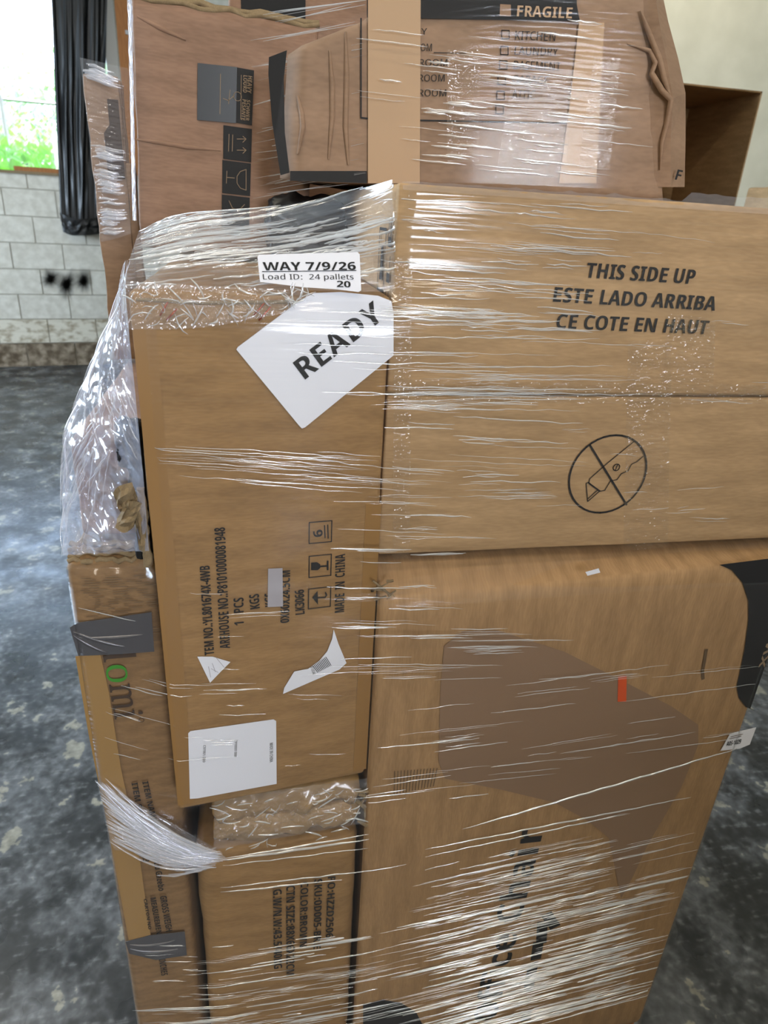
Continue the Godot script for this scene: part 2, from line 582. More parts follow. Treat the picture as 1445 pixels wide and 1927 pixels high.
func build_room() -> void:
	struct("floor", box_mesh(Vector3(-5.4, -0.2, -9.6), Vector3(6.6, 0, 6.7)), M.floor)
	struct("ceiling", box_mesh(Vector3(-5.4, 4.3, -9.6), Vector3(6.6, 4.5, 6.7)), M.ceiling_paint)
	# back wall with its window: u along the wall, v up
	var st := st_new()
	for r in [[-3.4, 0.0, 10.0, 1.715], [-3.4, 3.35, 10.0, 4.4], [-3.4, 1.715, -0.95, 3.35], [1.33, 1.715, 10.0, 3.35]]:
		bx(st, Vector3(r[0], r[1], -0.2), Vector3(r[2], r[3], -0.012))
	var wall := struct("wall_back", done(st, true), M.mortar, WALL_AT, WALL_TURN)
	# blocks in running bond; the ones the window or its jambs cut are cut
	var shapes := {}
	var br := RandomNumberGenerator.new()
	br.seed = 8
	for row in 19:
		var v0 := row * 0.2255
		for col in range(-8, 14):
			var u0 := col * 0.43 + (0.0 if row % 2 else 0.215) + 0.04
			var u1 := u0 + 0.43
			var v1 := minf(v0 + 0.2255, 4.3)
			if v1 > 1.72 and v0 < 3.35:
				if v0 < 1.715: v1 = 1.715
				elif u1 > -0.95 and u0 < 1.33:
					if u0 < -0.95: u1 = -0.95
					elif u1 > 1.33: u0 = 1.33
					else: continue
			if u1 - u0 < 0.03 or v1 - v0 < 0.02: continue
			var key := "%.3f_%.3f" % [u1 - u0, v1 - v0]
			if not shapes.has(key):
				var s := st_new()
				s.set_smooth_group(-1)
				var w := u1 - u0 - 0.005; var h := v1 - v0 - 0.005
				var c := 0.003
				var o := [Vector3(0, 0, -0.014), Vector3(w, 0, -0.014), Vector3(w, h, -0.014), Vector3(0, h, -0.014)]
				var f := [Vector3(c, c, 0), Vector3(w - c, c, 0), Vector3(w - c, h - c, 0), Vector3(c, h - c, 0)]
				quad(s, f[0], f[3], f[2], f[1])
				for k in 4: quad(s, o[k], f[k], f[(k + 1) % 4], o[(k + 1) % 4])
				shapes[key] = done(s, true)
			var m: Material = M.block_grimy if row == 0 else (M.block_dirty if row == 1 else M.block)
			part(wall, "block", shapes[key], m, Vector3(u0, v0 + 0.0035, br.randf_range(-0.003, 0.001)))
	# black aerosol marks on the blocks: puffs of paint, dense in the middle
	var k := 0
	for p in [[Vector2(0.547, 0.8193), 0.062, 0.07], [Vector2(0.6781, 0.7736), 0.062, 0.105], [Vector2(0.8305, 0.805), 0.056, 0.085]]:
		var s := st_new()
		var n := 28
		for rr in 9:
			for i in n:
				for q in [[rr, i], [rr + 1, i], [rr + 1, i + 1], [rr, i], [rr + 1, i + 1], [rr, i + 1]]:
					var an: float = TAU * (q[1] % n) / n
					var t: float = q[0] / 9.0
					var d := 1.0 + 0.45 * wob.get_noise_2d(100.0 * k + 30.0 * cos(an), 30.0 * sin(an))
					s.set_color(Color(0.02, 0.02, 0.022, clampf(pow(1.0 - t, 1.5) * 1.35, 0, 0.95)))
					s.set_normal(Vector3(0, 0, 1))
					s.add_vertex(Vector3(cos(an) * p[1] * 1.7 * t * d + 0.025 * t * sin(an), sin(an) * p[2] * 1.5 * t * d, 0))
		var m := part(wall, "spray_mark", s.commit(), spray_mat(), Vector3(p[0].x, p[0].y, 0.004), "blurred black spray paint mark")
		k += 1
	# window: frame, panes, sill board
	var win := struct("window_1", box_mesh(Vector3(1.23, 1.74, -0.15), Vector3(1.33, 3.35, -0.05)), M.white_paint, WALL_AT, WALL_TURN)
	part(win, "mullion", box_mesh(Vector3(-0.95, 1.72, -0.15), Vector3(-0.89, 3.35, -0.09)), M.white_paint)
	part(win, "pane", box_mesh(Vector3(-0.89, 1.74, -0.125), Vector3(1.25, 3.35, -0.119)), M.pane)
	part(win, "head", box_mesh(Vector3(-0.95, 3.27, -0.15), Vector3(1.33, 3.35, -0.09)), M.white_paint)
	var sill := struct("trim_1", box_mesh(Vector3(-0.95, 1.70, -0.2), Vector3(1.36, 1.722, 0.03)), M.kraft_paper, WALL_AT, WALL_TURN)
	part(sill, "sill_board", box_mesh(Vector3(Vector2(0.3744, 1.7657).x, 1.722, -0.09), Vector3(1.2, 1.76, -0.06)), M.wood)
	var jamb := struct("trim_2", box_mesh(Vector3(1.335, 1.75, -0.01), Vector3(1.62, 3.4, 0.05)), M.wood, WALL_AT, WALL_TURN)
	part(jamb, "latch", box_mesh(Vector3(1.40, 2.84, 0.05), Vector3(1.43, 2.87, 0.07)), M.steel)
	# smooth partition on the right, and the rest of the shell
	struct("wall_right_partition", box_mesh(Vector3(0.75, 0, -4.75), Vector3(6.6, 4.3, -4.6)), M.cream_wall)
	struct("wall_right", box_mesh(Vector3(6.4, 0, -9.6), Vector3(6.6, 4.3, 6.7)), M.cream_wall)
	var sl := st_new()
	for r in [[-9.6, 0.0, -3.9, 4.3], [-1.3, 0.0, 6.7, 4.3], [-3.9, 0.0, -1.3, 1.3], [-3.9, 3.1, -1.3, 4.3]]:
		bx(sl, Vector3(-5.4, r[1], r[0]), Vector3(-5.2, r[3], r[2]))
	struct("wall_left", done(sl, true), M.cream_wall)
	part(struct("window_2", box_mesh(Vector3(-5.35, 1.3, -2.64), Vector3(-5.28, 3.1, -2.56)), M.white_paint), "pane", box_mesh(Vector3(-5.32, 1.3, -3.9), Vector3(-5.315, 3.1, -1.3)), M.pane)
	var sf := st_new()
	for r in [[-5.4, 0.0, 1.07, 4.3], [2.37, 0.0, 6.6, 4.3], [1.07, 2.97, 2.37, 4.3], [1.07, 0.0, 2.37, 1.63]]:
		bx(sf, Vector3(r[0], r[1], 6.5), Vector3(r[2], r[3], 6.7))
	struct("wall_front", done(sf, true), M.cream_wall)
	# curtain: black plastic hung over the side of the window
	var cur := thing("black_curtain", "black plastic sheet hanging over the window edge by the block wall", "curtain", WALL_AT, WALL_TURN)
	var lo := rail([Vector3(0.70, 1.33, 0.07), Vector3(0.86, 1.27, 0.08), Vector3(1.03, 1.28, 0.07)])
	var hi := rail([Vector3(0.86, 3.2, 0.07), Vector3(1.1, 3.25, 0.10), Vector3(1.31, 3.3, 0.07)])
	part(cur, "sheet", patch(lo, hi, 90, 60, 0.06, 4.5, 0.6, 0.05, 77), M.black_gloss)
	var hem := rail([Vector3(0.71, 1.24, 0.10), Vector3(0.78, 1.215, 0.12), Vector3(0.9, 1.22, 0.13), Vector3(1.04, 1.24, 0.10)])
	var hem2 := rail([Vector3(0.70, 1.40, 0.10), Vector3(0.8, 1.36, 0.13), Vector3(0.9, 1.36, 0.13), Vector3(1.05, 1.38, 0.10)])
	part(cur, "hem", patch(hem, hem2, 40, 14, 0.02, 5, 2, 0.1, 78), M.black_gloss)
	# ceiling tube fittings
	var i := 0
	for p in [Vector3(0.9, 4.1, 1.9), Vector3(-0.4, 4.1, 0.6), Vector3(-1.3, 4.1, 2.4), Vector3(0.6, 4.1, 4.4), Vector3(-2.2, 4.1, -2.2), Vector3(3.0, 4.1, -3.7)]:
		var f := thing("ceiling_light", "long white tube light hanging under the ceiling", "light", p, 0.0, "tube lights under the ceiling")
		part(f, "housing", box_mesh(Vector3(-0.65, 0, -0.09), Vector3(0.65, 0.06, 0.09)), M.white_paint)
		for z in [-0.04, 0.04]:
			var s := st_new()
			tube(s, [Vector3(-0.6, -0.02, z), Vector3(0, -0.02, z), Vector3(0.6, -0.02, z)], 0.013, 10)
			part(f, "tube", done(s), lamp_mat())
		for x in [-0.4, 0.4]:
			part(f, "hanger", box_mesh(Vector3(x - 0.005, 0.06, -0.005), Vector3(x + 0.005, 0.2, 0.005)), M.steel)
		var p_e := 2.1
		area(p + Vector3(0, -0.05, 0), Vector3(0, -1, 0), Vector2(1.2, 0.14), p_e, Color(1.0, 0.95, 0.86), "tube_light_%d" % i)
		i += 1

func lamp_mat() -> StandardMaterial3D:
	if not M.has("lamp"):
		var m := flat_mat("lamp", Color.WHITE, 0.4)
		m.emission_enabled = true
		m.emission = Color(1.0, 0.95, 0.86)
		m.emission_energy_multiplier = 3.0
	return M.lamp

func spray_mat() -> StandardMaterial3D:
	if not M.has("spray"):
		var m := flat_mat("spray", Color.WHITE, 0.8)
		m.transparency = BaseMaterial3D.TRANSPARENCY_ALPHA
		m.vertex_color_use_as_albedo = true
	return M.spray

# ------------------------------------------------------------------ beyond the window
func build_outside() -> void:
	var yard := struct("ground_outside", box_mesh(Vector3(-25, -0.3, -30), Vector3(12, -0.21, -8.8)), flat_mat("grass", Color(0.30, 0.46, 0.16), 0.95))
	var fence := thing("chain_link_fence", "galvanised chain link fence beyond the window", "fence", Vector3(-3.6, -0.2, -11.2), 0.12)
	for x in 5:
		var s := st_new()
		tube(s, [Vector3(x * 2.2 - 4, 0, 0), Vector3(x * 2.2 - 4, 1.5, 0), Vector3(x * 2.2 - 4, 3.0, 0)], 0.035, 8)
		part(fence, "post", done(s), M.steel)
	for y in [2.15, 2.95]:
		var s := st_new()
		tube(s, [Vector3(-4.2, y, 0), Vector3(0, y, 0), Vector3(5, y, 0)], 0.022, 6)
		part(fence, "rail", done(s), M.steel)
	var net := st_new()
	for k in range(-30, 95):
		for d in [-1, 1]:
			var x := -4.0 + k * 0.10
			var a := Vector3(x, 0.3, 0); var b := Vector3(x + d * 2.6, 2.95, 0)
			a.x = clampf(a.x, -8, 8); 
			tube(net, [a, a.lerp(b, 0.5), b], 0.004, 3)
	tag(part(fence, "wire_mesh", done(net), M.steel), "", "", "", "stuff")
	# shrubs: clumps of leaves
	var leaf := st_new()
	leaf.set_smooth_group(-1)
	quad(leaf, Vector3(0, 0, 0), Vector3(-0.035, 0.06, 0.012), Vector3(0, 0.14, 0), Vector3(0.035, 0.06, 0.012))
	var lm := done(leaf, true)
	var greens := [Color(0.56, 0.76, 0.36), Color(0.62, 0.78, 0.52), Color(0.66, 0.76, 0.68)]
	var labels := ["low bright green shrub in front of the chain link fence", "pale green leafy shrub rising behind the fence", "tall leafy tree filling the view beyond the fence"]
	var spots := [[Vector3(-2.9, -0.2, -10.2), Vector3(1.9, 1.15, 0.7), 9000], [Vector3(-4.3, -0.2, -12.4), Vector3(2.2, 1.5, 0.9), 9000], [Vector3(-4.0, -0.2, -15.0), Vector3(5.0, 2.1, 1.5), 22000]]
	for k in 3:
		var t := thing("shrub", labels[k], "shrub", spots[k][0])
		var g := flat_mat("leaf_%d" % k, greens[k], 0.6)
		g.cull_mode = BaseMaterial3D.CULL_DISABLED
		g.backlight_enabled = true
		g.backlight = Color(0.5, 0.7, 0.2)
		var mm := MultiMesh.new()
		mm.transform_format = MultiMesh.TRANSFORM_3D
		mm.mesh = lm
		mm.instance_count = spots[k][2]
		var e: Vector3 = spots[k][1]
		for i in mm.instance_count:
			var p := Vector3(rng.randfn(0, 0.45), rng.randfn(0, 0.45), rng.randfn(0, 0.45)).limit_length(1.0)
			p += Vector3(wob.get_noise_2d(i * 0.4, k * 50.0), 0, 0) * 0.3
			var bs := Basis.from_euler(Vector3(rng.randf_range(-1.2, 1.2), rng.randf() * TAU, rng.randf_range(-1.2, 1.2))).scaled(Vector3.ONE * rng.randf_range(0.6, 1.5))
			mm.set_instance_transform(i, Transform3D(bs, Vector3(p.x * e.x, e.y * (1.0 + p.y), p.z * e.z)))
		var o := MultiMeshInstance3D.new()
		o.name = "foliage"
		o.multimesh = mm
		o.material_override = g
		o.set_meta("kind", "stuff")
		t.add_child(o)
		var s := st_new()
		for b in 5:
			var x := (b - 2) * 0.3 * e.x
			tube(s, [Vector3(x * 0.2, 0, 0), Vector3(x * 0.6, e.y * 0.6, 0.05), Vector3(x, e.y * 1.2, 0)], 0.02 + 0.01 * k, 6)
		part(t, "stem", done(s), M.wood)

# ------------------------------------------------------------------ the load
func build_pallet() -> void:
	var t := thing("wooden_pallet", "wooden pallet under the wrapped stack of cartons", "pallet", Vector3(-0.12, 0, -0.02))
	for k in 6: part(t, "deck_board", box_mesh(Vector3(0, 0.11, -0.12 - k * 0.19), Vector3(0.95, 0.13, -k * 0.19)), M.wood)
	for x in [0.0, 0.43, 0.86]: part(t, "stringer", box_mesh(Vector3(x, 0.02, -1.07), Vector3(x + 0.09, 0.11, 0)), M.wood)
	for k in 3: part(t, "bottom_board", box_mesh(Vector3(0, 0, -0.12 - k * 0.47), Vector3(0.95, 0.02, -k * 0.47)), M.wood)

func build_cartons() -> void:
	# ---- tall carton with the READY sticker
	var t := thing("tall_carton", "tall brown carton with white READY sticker and sideways black print", "carton", Vector3(0.0017, 0.85, 0.0284), 0.1162)
	part(t, "body", carton(0.243, 0.62, 0.72, 0.006, 0.0012, 3, 6.0, 0.0, 0.1167), M.kraft)
	poly(t, "tape", rect(Vector2(0.001, 0.01), Vector2(0.021, 0.605)), M.tape_brown, 0.0009, 0.0006, "brown packing tape along the left edge")
	poly(t, "tape", rect(Vector2(0.226, 0.01), Vector2(0.244, 0.40)), M.tape_brown, 0.0009, 0.0006, "brown packing tape along the right edge")
	for r in [[Vector2(0.0551, 0.2284), Vector2(0.0558, 0.3425), Vector2(0.0444, 0.2302), "TEM NO.:YL801674X-4WB"], [Vector2(0.073, 0.2342), Vector2(0.0736, 0.3859), Vector2(0.0616, 0.2361), "AREHOUSE NO.:P81010000081948"], [Vector2(0.0894, 0.2629), Vector2(0.0899, 0.2986), Vector2(0.0783, 0.2649), "1   PCS"], [Vector2(0.1076, 0.2824), Vector2(0.1068, 0.3012), Vector2(0.0964, 0.284), "KGS"], [Vector2(0.1243, 0.283), Vector2(0.1239, 0.3004), Vector2(0.113, 0.2845), "KGS"], [Vector2(0.1406, 0.2586), Vector2(0.142, 0.3268), Vector2(0.1302, 0.2601), "0X60X24.5CM"], [Vector2(0.1585, 0.2675), Vector2(0.1577, 0.3002), Vector2(0.1474, 0.2684), "LK3066"], [Vector2(0.2055, 0.2638), Vector2(0.2043, 0.3408), Vector2(0.1939, 0.2655), "MADE  IN  CHINA"]]:
		text(t, r[3], plain if r[3].length() > 60 else bold, r[0], r[1], r[2], M.ink)
	for q in [[Vector2(0.1627, 0.3577), Vector2(0.1879, 0.3833)], [Vector2(0.1631, 0.3148), Vector2(0.1883, 0.3418)], [Vector2(0.1628, 0.2734), Vector2(0.1886, 0.2998)]]:
		var a: Vector2 = q[0]; var b: Vector2 = q[1]
		strokes(t, "symbol_frame", [[a, Vector2(b.x, a.y), b, Vector2(a.x, b.y), a]], 0.0011, M.ink)
	text(t, "6", bold, Vector2(0.1781, 0.3654), Vector2(0.1774, 0.3739), Vector2(0.1674, 0.3664), M.ink)
	strokes(t, "symbol", [[Vector2(0.1806, 0.3632), Vector2(0.1797, 0.3782)], [Vector2(0.1842, 0.3622), Vector2(0.1833, 0.3786)]], 0.0013, M.ink)
	poly(t, "symbol", [Vector2(0.1654, 0.3241), Vector2(0.1653, 0.3336), Vector2(0.172, 0.3335), Vector2(0.1757, 0.3304), Vector2(0.1758, 0.3256), Vector2(0.1727, 0.3232)], M.ink)
	strokes(t, "symbol", [[Vector2(0.1757, 0.3277), Vector2(0.1837, 0.3274)], [Vector2(0.1844, 0.3226), Vector2(0.1842, 0.3335)]], 0.002, M.ink)
	poly(t, "symbol", [Vector2(0.167, 0.2878), Vector2(0.1731, 0.2962), Vector2(0.174, 0.2776)], M.ink)
	strokes(t, "symbol", [[Vector2(0.1733, 0.287), Vector2(0.182, 0.2865), Vector2(0.1838, 0.2891), Vector2(0.1825, 0.2929)]], 0.0016, M.ink)
	poly(t, "sticker", [Vector2(0.116, 0.2827), Vector2(0.1334, 0.281), Vector2(0.1331, 0.3305), Vector2(0.1173, 0.3316)], M.label_grey, 0.0016, 0.0003, "small grey sticker over the print")
	# torn stickers
	var tri_label := poly(t, "torn_label", [Vector2(0.0365, 0.2287), Vector2(0.0532, 0.2258), Vector2(0.0723, 0.2152), Vector2(0.0611, 0.2038), Vector2(0.0485, 0.1903)], M.label_white, 0.002, 0.0004, "small torn white triangle of a label")
	strokes(tri_label, "print", [[Vector2(0.0572, 0.2237), Vector2(0.0649, 0.2098)], [Vector2(0.0507, 0.2101), Vector2(0.0581, 0.2036)], [Vector2(0.0479, 0.2136), Vector2(0.0495, 0.1984)], [Vector2(0.0522, 0.2172), Vector2(0.0552, 0.2049)]], 0.0006, M.label_grey, 0.0024)
	var torn := poly(t, "torn_label", [Vector2(0.1932, 0.2412), Vector2(0.1996, 0.2197), Vector2(0.2105, 0.1899), Vector2(0.202, 0.1818), Vector2(0.1325, 0.158), Vector2(0.1339, 0.1665), Vector2(0.1461, 0.1886), Vector2(0.1629, 0.1895), Vector2(0.1765, 0.1989), Vector2(0.1861, 0.2112), Vector2(0.1916, 0.2279)], M.label_white, 0.002, 0.0004, "torn strip of a white barcode label")
	var bars := []
	for k in 11: bars.append([Vector2(0.1687, 0.1932).lerp(Vector2(0.1842, 0.2037), k / 10.0), Vector2(0.1748, 0.1827).lerp(Vector2(0.1911, 0.1901), k / 10.0)])
	strokes(torn, "barcode", bars, 0.0008, M.ink, 0.0025)
	text(torn, "9632 0", plain, Vector2(0.1689, 0.1798), Vector2(0.1655, 0.1922), Vector2(0.1722, 0.1808), M.ink, 0.0025)
	var ship := poly(t, "shipping_label", [Vector2(0.0201, 0.122), Vector2(0.0227, 0.1246), Vector2(0.1205, 0.1214), Vector2(0.1237, 0.1182), Vector2(0.1233, 0.0154), Vector2(0.0252, 0.0171), Vector2(0.0157, 0.0188)], M.label_white, 0.002, 0.0004, "white shipping label at the lower left")
	text(ship, "MADE IN CHINA", plain, Vector2(0.1154, 0.0855), Vector2(0.115, 0.0543), Vector2(0.1194, 0.0854), M.ink, 0.0025)
	text(ship, "C91901 D00", plain, Vector2(0.036, 0.1004), Vector2(0.034, 0.0741), Vector2(0.0391, 0.1005), M.ink, 0.0025)
	text(ship, "C919901 D00", plain, Vector2(0.073, 0.1002), Vector2(0.0714, 0.0736), Vector2(0.0762, 0.1003), M.ink, 0.0025)
	# staples through the top flap
	for a in [[Vector2(0.0325, 0.6108), Vector2(0.0253, 0.5997)], [Vector2(0.0398, 0.605), Vector2(0.0309, 0.5961)], [Vector2(0.1178, 0.6113), Vector2(0.1087, 0.6012)], [Vector2(0.1237, 0.6081), Vector2(0.1131, 0.5964)]]:
		var s := st_new()
		var p: Vector2 = a[0]; var q: Vector2 = a[1]
		tube(s, [Vector3(p.x, p.y, -0.001), Vector3(p.x, p.y, 0.0016), Vector3((p.x + q.x) / 2, (p.y + q.y) / 2, 0.002), Vector3(q.x, q.y, 0.0016), Vector3(q.x, q.y, -0.001)], 0.0009, 6)
		part(t, "staple", done(s), M.copper, Vector3.ZERO, "copper staple")
	var fe := st_new()
	tube(fe, [Vector3(0.006, 0.613, 0.0), Vector3(0.06, 0.611, 0.0008), Vector3(0.14, 0.613, 0.0006), Vector3(0.235, 0.609, 0.0)], 0.0016, 6)
	part(t, "flap_edge", done(fe), M.kraft_paper)
	# READY sticker, its corner wrapped over the carton's edge
	var ready := poly(t, "ready_sticker", [Vector2(0.0911, 0.5694), Vector2(0.0927, 0.5719), Vector2(0.1527, 0.6158), Vector2(0.1649, 0.6218), Vector2(0.1907, 0.6233), Vector2(0.228, 0.6206), Vector2(0.2419, 0.6159), Vector2(0.2449, 0.6038), Vector2(0.2474, 0.5631), Vector2(0.1571, 0.491), Vector2(0.1538, 0.49), Vector2(0.1511, 0.4929)], M.label_white, 0.0024, 0.0004, "large white READY sticker turned on its corner")
	text(ready, "READY", bold, Vector2(0.1568, 0.5401), Vector2(0.2357, 0.5996), Vector2(0.1446, 0.5575), M.ink, 0.003)
	# ---- wide carton: two front flaps meeting at a taped seam
	var w := thing("wide_carton", "wide golden brown carton printed THIS SIDE UP and no knives", "carton", Vector3(0.2457, 1.169, -0.0125))
	part(w, "body", carton(0.62, 0.4025, 0.61, 0.009, 0.001, 9), M.kraft_gold, Vector3(0, 0, -0.014))
	part(w, "upper_flap", carton(0.619, 0.2, 0.014, 0.003, 0.0006, 12, 5.0), M.kraft_gold, Vector3(0.0005, 0.202, 0.0))
	part(w, "lower_flap", carton(0.619, 0.190, 0.014, 0.003, 0.0006, 13, 5.0), M.kraft_gold, Vector3(0.0005, 0.0085, 0.0))
	for r in [[Vector2(0.2038, 0.3251), Vector2(0.3306, 0.3231), Vector2(0.2003, 0.3403), "THIS SIDE UP"], [Vector2(0.1717, 0.2999), Vector2(0.3643, 0.2964), Vector2(0.1695, 0.3152), "ESTE LADO ARRIBA"], [Vector2(0.1796, 0.2731), Vector2(0.3614, 0.271), Vector2(0.1773, 0.2883), "CE COTE EN HAUT"]]:
		text(w, r[3], bold, r[0], r[1], r[2], M.ink, 0.0014)
	var c: Vector2 = Vector2(0.2755, 0.1044)
	strokes(w, "no_knife_symbol", [ring(c, Vector2(0.3256, 0.1035).distance_to(Vector2(0.2266, 0.1053)) * 0.5)], 0.0024, M.ink)
	strokes(w, "no_knife_symbol", [[Vector2(0.2447, 0.1421), Vector2(0.3087, 0.0647)]], 0.0024, M.ink)
	strokes(w, "no_knife_symbol", [[Vector2(0.3004, 0.1461), Vector2(0.2723, 0.12), Vector2(0.2528, 0.1001), Vector2(0.2526, 0.094), Vector2(0.2686, 0.0833), Vector2(0.2754, 0.0845), Vector2(0.2805, 0.0968), Vector2(0.2887, 0.098), Vector2(0.2927, 0.1055), Vector2(0.301, 0.1094), Vector2(0.3034, 0.1175), Vector2(0.3103, 0.1208), Vector2(0.3165, 0.1274)], [Vector2(0.2492, 0.0941), Vector2(0.2517, 0.0954), Vector2(0.2692, 0.084), Vector2(0.2558, 0.0704), Vector2(0.2492, 0.0941)], [Vector2(0.2551, 0.0739), Vector2(0.2661, 0.0854)], ring(Vector2(0.2846, 0.1138), 0.0042, 14), [Vector2(0.284, 0.1104), Vector2(0.2853, 0.1171)]], 0.0011, M.ink)
	poly(w, "seam_tape", [Vector2(0.0053, 0.2174), Vector2(0.1676, 0.2162), Vector2(0.4565, 0.2152), Vector2(0.4643, 0.1915), Vector2(0.1651, 0.1917), Vector2(0.0068, 0.1923)], M.clear_tape, 0.002, 0.0, "clear tape over the seam")
	for q in [[Vector2(0.0001, 0.3383), Vector2(0.0176, 0.339), Vector2(0.039, 0.0028), Vector2(0.0182, 0.0038)], [Vector2(0.2664, 0.2625), Vector2(0.3195, 0.2636), Vector2(0.3805, 0.0021), Vector2(0.3181, 0.0018)], [Vector2(0.3077, 0.2919), Vector2(0.368, 0.2879), Vector2(0.3851, 0.2165), Vector2(0.3201, 0.2159)]]:
		poly(w, "tape", q, M.clear_tape, 0.0018, 0.0, "strip of clear tape")
	# its left side shows above the tall carton
	var side := Node3D.new()
	side.name = "side_print"
	w.add_child(side)
	side.rotation.y = -PI / 2
	side.position = Vector3(-0.0005, 0, 0)
	strokes(side, "symbol_frame", [[Vector2(-0.075, 0.30), Vector2(-0.04, 0.30), Vector2(-0.04, 0.36), Vector2(-0.075, 0.36), Vector2(-0.075, 0.30)]], 0.003, M.ink, 0.0008)
	poly(side, "symbol", [Vector2(-0.066, 0.31), Vector2(-0.05, 0.31), Vector2(-0.054, 0.345), Vector2(-0.062, 0.345)], M.ink, 0.0008)
	text(side, "FRAGILE", bold, Vector2(-0.012, 0.13), Vector2(-0.012, 0.37), Vector2(-0.028, 0.13), M.ink, 0.0008)
	# ---- chair carton
	var ch := thing("chair_carton", "big carton with brown chair outline, black corner print and Chair lettering", "carton", Vector3(0.2457, 0.14, 0.012))
	part(ch, "body", chair_body(), M.kraft_chair)
	poly(ch, "chair_print", [Vector2(0.0853, 0.92), Vector2(0.1072, 0.9403), Vector2(0.1523, 0.9384), Vector2(0.2485, 0.8985), Vector2(0.3531, 0.8372), Vector2(0.4315, 0.7897), Vector2(0.4857, 0.7498), Vector2(0.4965, 0.7104), Vector2(0.4905, 0.6289), Vector2(0.4609, 0.506), Vector2(0.4521, 0.4416), Vector2(0.4412, 0.3864), Vector2(0.417, 0.4546), Vector2(0.3866, 0.5377), Vector2(0.3432, 0.5812), Vector2(0.2816, 0.6278), Vector2(0.194, 0.6658), Vector2(0.1068, 0.6993), Vector2(0.0955, 0.7315), Vector2(0.0869, 0.8504)], M.ink_brown, 0.0011, 0.0, "brown printed chair outline")
	var ex: float = 0.5655
	poly(ch, "black_print", [Vector2(0.4424, 1.0165), Vector2(0.4637, 1.0076), Vector2(0.4856, 0.9874), Vector2(0.5034, 0.9587), Vector2(0.5128, 0.9287), Vector2(0.5221, 0.8802), Vector2(0.5292, 0.8155), Vector2(0.5394, 0.7936), Vector2(0.5565, 0.7753), Vector2(0.5757, 0.7654), Vector2(ex, Vector2(0.5827, 0.7716).y), Vector2(ex, Vector2(0.5122, 1.0263).y)], M.ink, 0.0013, 0.0, "rounded black print at the corner")
	text(ch, "XW", bold, Vector2(ex - 0.001, 0.845), Vector2(ex - 0.001, 0.90), Vector2(ex - 0.011, 0.845), M.ink_light, 0.0018)
	poly(ch, "black_print", [Vector2(0.0136, 0.2186), Vector2(0.0462, 0.2237), Vector2(0.0788, 0.2061), Vector2(0.1069, 0.172), Vector2(0.1212, 0.1334), Vector2(0.1293, 0.0319), Vector2(0.02, 0.067)], M.ink, 0.0013, 0.0, "rounded black print at the lower left")
	text(ch, "Office Chair", bold, Vector2(0.2583, 0.1118), Vector2(0.2739, 0.5771), Vector2(0.211, 0.1362), M.ink, 0.0016)
	for q in [[Vector2(0.3063, 0.354), Vector2(0.3117, 0.3086)], [Vector2(0.3127, 0.3722), Vector2(0.3285, 0.345)], [Vector2(0.3069, 0.3029), Vector2(0.3086, 0.268)], [Vector2(0.3059, 0.2475), Vector2(0.3082, 0.1815)], [Vector2(0.3147, 0.1111), Vector2(0.3161, 0.095)]]:
		strokes(ch, "print_bar", [q], 0.019, M.ink, 0.0014)
	poly(ch, "sticker", [Vector2(0.3359, 0.8505), Vector2(0.3484, 0.851), Vector2(0.3576, 0.8059), Vector2(0.3444, 0.8073)], M.orange, 0.0018, 0.0003, "small orange sticker")
	strokes(ch, "scuff", [[Vector2(0.4613, 0.8834), Vector2(0.4633, 0.8673), Vector2(0.4655, 0.8474), Vector2(0.47, 0.8342)]], 0.0045, M.ink_grey, 0.0014)
	var bl := []
	for k in 14: bl.append([Vector2(0.035, 0.7227).lerp(Vector2(0.0943, 0.7202), k / 13.0), Vector2(0.0368, 0.6801).lerp(Vector2(0.0919, 0.6877), k / 13.0)])
	strokes(ch, "faded_barcode", bl, 0.0011, M.ink_grey, 0.0014)
	var wl := poly(ch, "label", [Vector2(0.5377, 0.6949), Vector2(0.5445, 0.7269), Vector2(0.5866, 0.7341), Vector2(0.586, 0.7013), Vector2(0.5705, 0.6949)], M.label_white, 0.0022, 0.0004, "small white label by the right edge")
	text(wl, "A0S-1029", bold, Vector2(0.5442, 0.7034), Vector2(0.5682, 0.7056), Vector2(0.5442, 0.7127), M.ink, 0.0027)
	strokes(wl, "print", [[Vector2(0.547, 0.7215), Vector2(0.566, 0.7243)], [Vector2(0.5464, 0.7175), Vector2(0.5645, 0.7204)]], 0.0012, M.ink_grey, 0.0027)
	poly(ch, "tape", [Vector2(0.256, 1.0161), Vector2(0.2729, 1.0204), Vector2(0.2763, 1.0143), Vector2(0.2599, 1.0106)], M.label_white, 0.002)
	# frayed paper at its upper left corner
	for k in 9:
		var s := st_new()
		var p := Vector3(rng.randf_range(0.0, 0.02), rng.randf_range(0.985, 1.012), rng.randf_range(-0.012, 0.0))
		tube(s, [p, p + Vector3(rng.randf_range(-0.012, 0.012), rng.randf_range(-0.012, 0.014), 0.003), p + Vector3(rng.randf_range(-0.014, 0.014), rng.randf_range(-0.010, 0.014), 0.004)], rng.randf_range(0.0008, 0.0018), 5)
		part(ch, "frayed_paper", done(s), M.kraft_paper)
	# ---- narrow carton under the tall one
	var n := thing("brown_chair_carton", "dented carton printed COLOR BROWN under the tall carton", "carton", Vector3(0.014, 0.132, 0.002))
	part(n, "body", carton(0.226, 0.61, 0.6, 0.022, 0.003, 19, 9.0), M.kraft)
